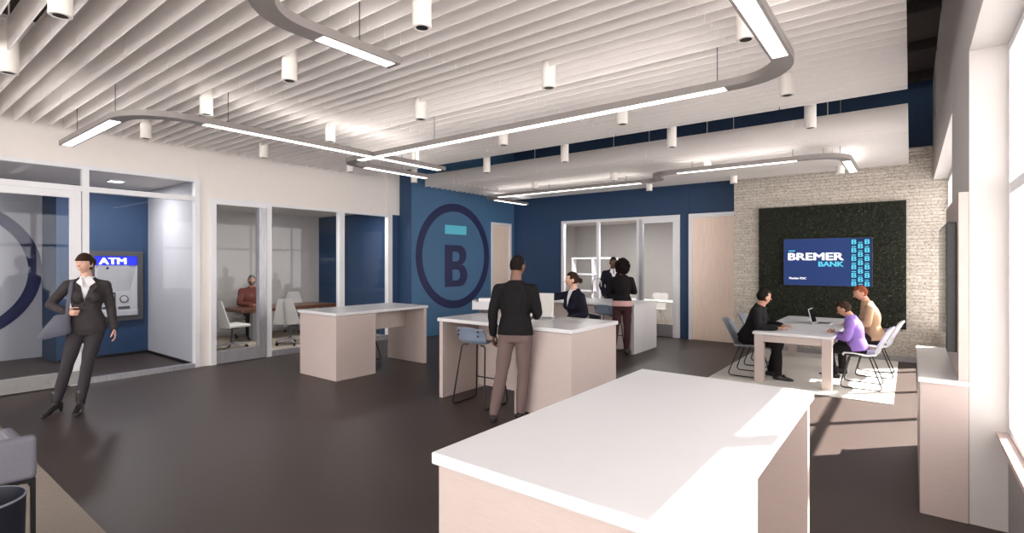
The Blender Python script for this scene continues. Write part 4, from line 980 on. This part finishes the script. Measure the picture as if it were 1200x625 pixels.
def sit(h=.46, **kw):     # h: top of the seat; origin on the floor below the pelvis
    J = dict(pelvis=(0, 0, h+.115), chest=(0, .03, h+.45), neck=(0, .05, h+.655), head=(0, .085, h+.815), shR=(.180, .04, h+.60), shL=(-.180, .04, h+.60), elR=(.23, .10, h+.32), elL=(-.23, .10, h+.32), wrR=(.15, .33, h+.30), wrL=(-.15, .33, h+.30),
             hipR=(.09, .02, h+.10), hipL=(-.09, .02, h+.10), knR=(.12, .42, h+.085), knL=(-.12, .42, h+.085), anR=(.12, .42, .085), anL=(-.12, .42, .085), toeR=(.1, 1, 0), toeL=(-.1, 1, 0))
    J.update(kw); return J
# woman by the glass entry
person('person', 'standing woman in a charcoal trouser suit and white collar with a shoulder bag', (-7.74, 1.80, 0), (.85, -.30),
    stand(chest=(.0, .0, 1.31), head=(.02, .02, 1.665), shR=(.165, 0, 1.445), shL=(-.165, 0, 1.435), elR=(.34, -.13, 1.20), wrR=(.17, .13, 1.135), elL=(-.215, -.03, 1.15), wrL=(-.25, .04, .91),
          hipR=(.085, 0, .93), hipL=(-.085, 0, .93), knR=(.165, .05, .53), anR=(.265, .0, .125), knL=(-.01, .06, .53), anL=(.045, .08, .125), toeR=(.55, 1, 0), toeL=(.1, 1, 0)),
    s=1.04, fem=True, head_dir=(.50, 1, .03), skin='skin_light', hair=('bangs', 'hair_brown'), top='white_cloth', bottom='trouser_grey', jacket='suit_grey', vneck=True, collar='white_cloth', heels=True, smile=True,
    handcfg={'R': dict(d=(-.75, .15, -.15), n=(0, -1, .1), thumb=(0, 0, 1), curl=.75), 'L': dict(curl=.3)}, trouser_len=.93, build=.93)
# her bag
wo = Matrix.Translation((-7.74, 1.80, 0)) @ Matrix.Rotation(math.atan2(-.30, .85)-PI/2, 4, 'Z')
r = thing('shoulder_bag', 'slate grey tote bag hanging from the shoulder of the standing woman', 'bag', tuple(wo @ Vector((.30, .14, .88))), math.atan2(-.30, .85)-PI/2)
MB().loft([((-.03, .0, .02), (.135, 0, -.03), (0, .045, 0)), ((-.03, .0, .05), (.150, 0, -.03), (0, .062, 0)), ((-.05, 0, .14), (.120, 0, -.02), (0, .058, 0)), ((-.09, 0, .25), (.075, 0, -.01), (0, .036, 0)), ((-.09, 0, .27), (.068, 0, -.01), (0, .024, 0))], 28, power=3.2).build('pouch', M['bag'], r, smooth=50)
pth = fillet([(-.13, .01, .22), (-.155, .03, .42), (-.175, -.06, .665), (-.175, -.20, .64), (-.12, -.235, .40), (-.08, -.20, .30)], [0, .1, .06, .06, .1, 0], 6)
MB().loft([(p, (.018, 0, 0), (0, .006, .003)) for p in pth], 8, power=4).build('strap', M['bag'], r, smooth=50)
# man in black at the counter
person('person', 'standing man in a black sweater and taupe trousers seen from behind', (-3.46, 4.56, 0), (-.42, .91),
    stand(chest=(0, .03, 1.31), neck=(0, .02, 1.51), head=(.015, .05, 1.675), shR=(.188, .0, 1.445), shL=(-.188, .0, 1.445), elL=(-.245, -.03, 1.17), wrL=(-.255, .02, .93), elR=(.238, .02, 1.18), wrR=(.19, .25, 1.11), anL=(-.22, -.09, .085), anR=(.045, .06, .085), knL=(-.15, -.02, .50), knR=(.08, .06, .50), toeL=(-.25, 1, 0), toeR=(.55, 1, 0)),
    s=1.018, head_dir=(.35, 1, -.12), skin='skin_dark', hair=('crop', 'hair_black'), top='black_knit', bottom='mauve_trousers', build=.99, top_name='sweater', handcfg={'R': dict(d=(-.2, 1, -.1), n=(0, 0, -1), thumb=(-1, 0, 0), curl=.3)})
# seated woman behind the counter
person('person', 'seated woman in a midnight blue jacket reaching across behind the service counter', (-3.85, 6.60, 0), (-.62, -.72),
    sit(.70, chest=(0, .05, 1.15), neck=(-.01, .07, 1.345), head=(-.01, .10, 1.495), shR=(.165, .09, 1.285), shL=(-.165, .02, 1.275), elR=(.30, .32, 1.22), wrR=(.36, .56, 1.20), elL=(-.21, -.03, 1.01), wrL=(-.18, .20, .97), anR=(.12, .30, .36), anL=(-.12, .30, .36)),
    s=1.0, fem=True, head_dir=(.30, 1, -.02), skin='skin_light', hair=('bun', 'hair_brown'), top='white_cloth', bottom='black_cloth', jacket='navy_suit', vneck=True, sitting=True, smile=True,
    handcfg={'R': dict(d=(.2, 1, -.1), n=(0, 0, -1), thumb=(-1, 0, 0), curl=.2), 'L': dict(n=(0, 0, -1), thumb=(1, 0, 0))})
r = thing('drafting_chair', 'black armchair on a tall column under the seated woman', 'office chair', (-3.85, 6.60, 0), math.atan2(-.72, -.62)-PI/2)
MB().box(-.24, .24, -.22, .25, .62, .69, bev=.03, seg=3).build('seat', M['black_plastic'], r, smooth=40)
MB().box(-.22, .22, -.27, -.235, .72, .98, bev=.03, seg=3).build('backrest', M['black_plastic'], r, smooth=40)
for sx in (-1, 1): MB().tube(fillet([(sx*.22, -.10, .64), (sx*.30, -.10, .66), (sx*.30, -.10, .90), (sx*.30, .16, .90), (sx*.30, .20, .86)], [0, .04, .05, .03, 0], 4), .014, 8).build('armrest', M['black_plastic'], r, smooth=True)
MB().lathe([(.03, .09), (.03, .40), (.02, .40), (.02, .63)], sides=14).build('gas_column', M['chrome'], r, smooth=40)
MB().tube([(.2*math.cos(a*PI/10), .2*math.sin(a*PI/10), .30) for a in range(20)], .009, 6, True).tube([(-.2, 0, .30), (.2, 0, .30)], .008, 6).build('foot_ring', M['chrome'], r, smooth=True)
b = MB()
for k in range(5): a = k*2*PI/5; b.tube([(0, 0, .11), (.29*math.cos(a), .29*math.sin(a), .07)], [.022, .015], 8).ball((.29*math.cos(a), .29*math.sin(a), .028), .027, 10, 8)
b.build('star_base', M['black_plastic'], r, smooth=True)
# suited man behind the coffee counter
person('person', 'man in a dark suit and tie standing behind the coffee counter', (-5.36, 10.75, 0), (.50, -.86), stand(head=(0, .02, 1.66), elR=(.25, -.04, 1.16), wrR=(.20, .12, .95), elL=(-.25, -.04, 1.16), wrL=(-.20, .12, .95)),
    s=1.05, head_dir=(-.15, 1, 0), skin='skin_deep', hair=('crop', 'hair_black'), top='white_cloth', bottom='navy_suit', jacket='navy_suit', vneck=True, collar='white_cloth', tie='tie', vox=.007)
# curly haired woman
person('person', 'woman with a dark curly afro, black jacket and plum trousers seen from behind', (-4.27, 8.93, 0), (-.38, .92),
    stand(shR=(.160, 0, 1.435), shL=(-.160, 0, 1.435), elR=(.225, .05, 1.19), wrR=(.02, .24, 1.20), elL=(-.225, .05, 1.19), wrL=(-.02, .22, 1.15), anL=(-.16, -.02, .125), anR=(.08, .04, .125), knL=(-.12, .02, .52), knR=(.09, .05, .52), toeL=(-.1, 1, 0), toeR=(-.1, 1, 0), hipR=(.085, 0, .93), hipL=(-.085, 0, .93)),
    s=1.0, fem=True, head_dir=(-.15, 1, 0), skin='skin_tan', hair=('curly', 'hair_black'), top='pink', bottom='plum', jacket='black_cloth', heels=True, vox=.0065, jstart=2,
    handcfg={'R': dict(d=(-1, .1, .1), n=(0, -1, 0), thumb=(0, 0, 1)), 'L': dict(d=(1, .1, .1), n=(0, -1, 0), thumb=(0, 0, 1))})
# man at the meeting table
person('person', 'seated man all in black at the left side of the white meeting table', (-1.99, 8.56, zf), (1, .02),
    sit(.465, pelvis=(0, 0, .58), chest=(0, .14, .88), neck=(0, .18, 1.08), head=(0, .23, 1.21), shR=(.195, .15, 1.01), shL=(-.195, .15, 1.01), elR=(.25, .20, .77), elL=(-.25, .22, .78), wrR=(.17, .42, .775), wrL=(-.14, .44, .78), knR=(.13, .42, .53), knL=(-.13, .42, .53), anR=(.13, .44, .085), anL=(-.10, .30, .085), toeR=(.0, 1, 0), toeL=(0, 1, 0)),
    s=1.0, head_dir=(-.75, .9, -.12), skin='skin_tan', hair=('short', 'hair_black'), top='black_knit', bottom='black_cloth', top_name='sweater', vox=.0065, build=1.03,
    handcfg={'R': dict(d=(-.4, 1, 0), n=(0, 0, -1), thumb=(-1, 0, 0), curl=.15), 'L': dict(d=(.4, 1, 0), n=(0, 0, -1), thumb=(1, 0, 0), curl=.15)})
# child in purple
person('person', 'child in a lilac sweater and black trousers seated at the meeting table', (-.585, 8.66, zf), (-1, .04),
    sit(.50, pelvis=(0, 0, .625), chest=(0, .05, .94), neck=(0, .10, 1.14), head=(0, .19, 1.25), shR=(.170, .07, 1.07), shL=(-.170, .07, 1.07), elR=(.21, .12, .80), elL=(-.21, .12, .80), wrR=(.07, .33, .82), wrL=(-.07, .35, .80), knR=(.11, .42, .60), knL=(-.11, .42, .60), anR=(.10, .36, .19), anL=(-.10, .30, .19), toeR=(0, 1, 0), toeL=(0, 1, 0)),
    s=.86, head_dir=(.1, 1, -.45), skin='skin_tan', hair=('short', 'hair_brown'), top='purple', bottom='black_cloth', top_name='sweater', vox=.0065, collar='purple',
    handcfg={'R': dict(d=(-.5, .6, .5), n=(-.6, -.4, 0), thumb=(0, 0, 1), curl=.5), 'L': dict(d=(.5, .6, .3), n=(.6, -.5, 0), thumb=(0, 0, 1), curl=.5)})
# adult in beige
person('person', 'seated adult with auburn hair and beige sweater beside the child', (-.44, 9.70, zf), (-1, -.10),
    sit(.465, pelvis=(0, 0, .58), chest=(0, .05, .92), neck=(0, .10, 1.12), head=(0, .18, 1.26), shR=(.165, .07, 1.06), shL=(-.165, .07, 1.06), elR=(.22, .06, .78), elL=(-.22, .10, .80), wrR=(.10, .30, .78), wrL=(-.12, .32, .78), toeR=(0, 1, 0), toeL=(0, 1, 0)),
    s=1.0, fem=True, head_dir=(-.25, 1, -.35), skin='skin_tan', hair=('short', 'hair_red'), top='beige', bottom='black_cloth', top_name='sweater', vox=.0065,
    handcfg={'R': dict(d=(-.4, 1, 0), n=(0, 0, -1), thumb=(-1, 0, 0)), 'L': dict(d=(.4, 1, 0), n=(0, 0, -1), thumb=(1, 0, 0))})
# man in the office
person('person', 'bearded man in a rust shirt seated behind the walnut office table', (-12.12, 5.83, zf), (1, -.25),
    sit(.50, chest=(0, .05, .95), neck=(0, .08, 1.155), head=(0, .12, 1.32), elR=(.26, .14, .80), elL=(-.26, .14, .80), wrR=(.04, .36, .775), wrL=(-.04, .34, .775), shR=(.20, .06, 1.10), shL=(-.20, .06, 1.10), anR=(.12, .35, .085), anL=(-.12, .35, .085)),
    s=1.0, head_dir=(.25, 1, -.05), skin='skin_tan', hair=('short', 'hair_grey'), top='rust', bottom='black_cloth', collar='rust', top_name='shirt', vox=.007, beard=True, build=1.05,
    handcfg={'R': dict(d=(-1, .1, 0), n=(0, 0, -1), thumb=(0, 1, 0)), 'L': dict(d=(1, .1, 0), n=(0, 0, -1), thumb=(0, 1, 0))})
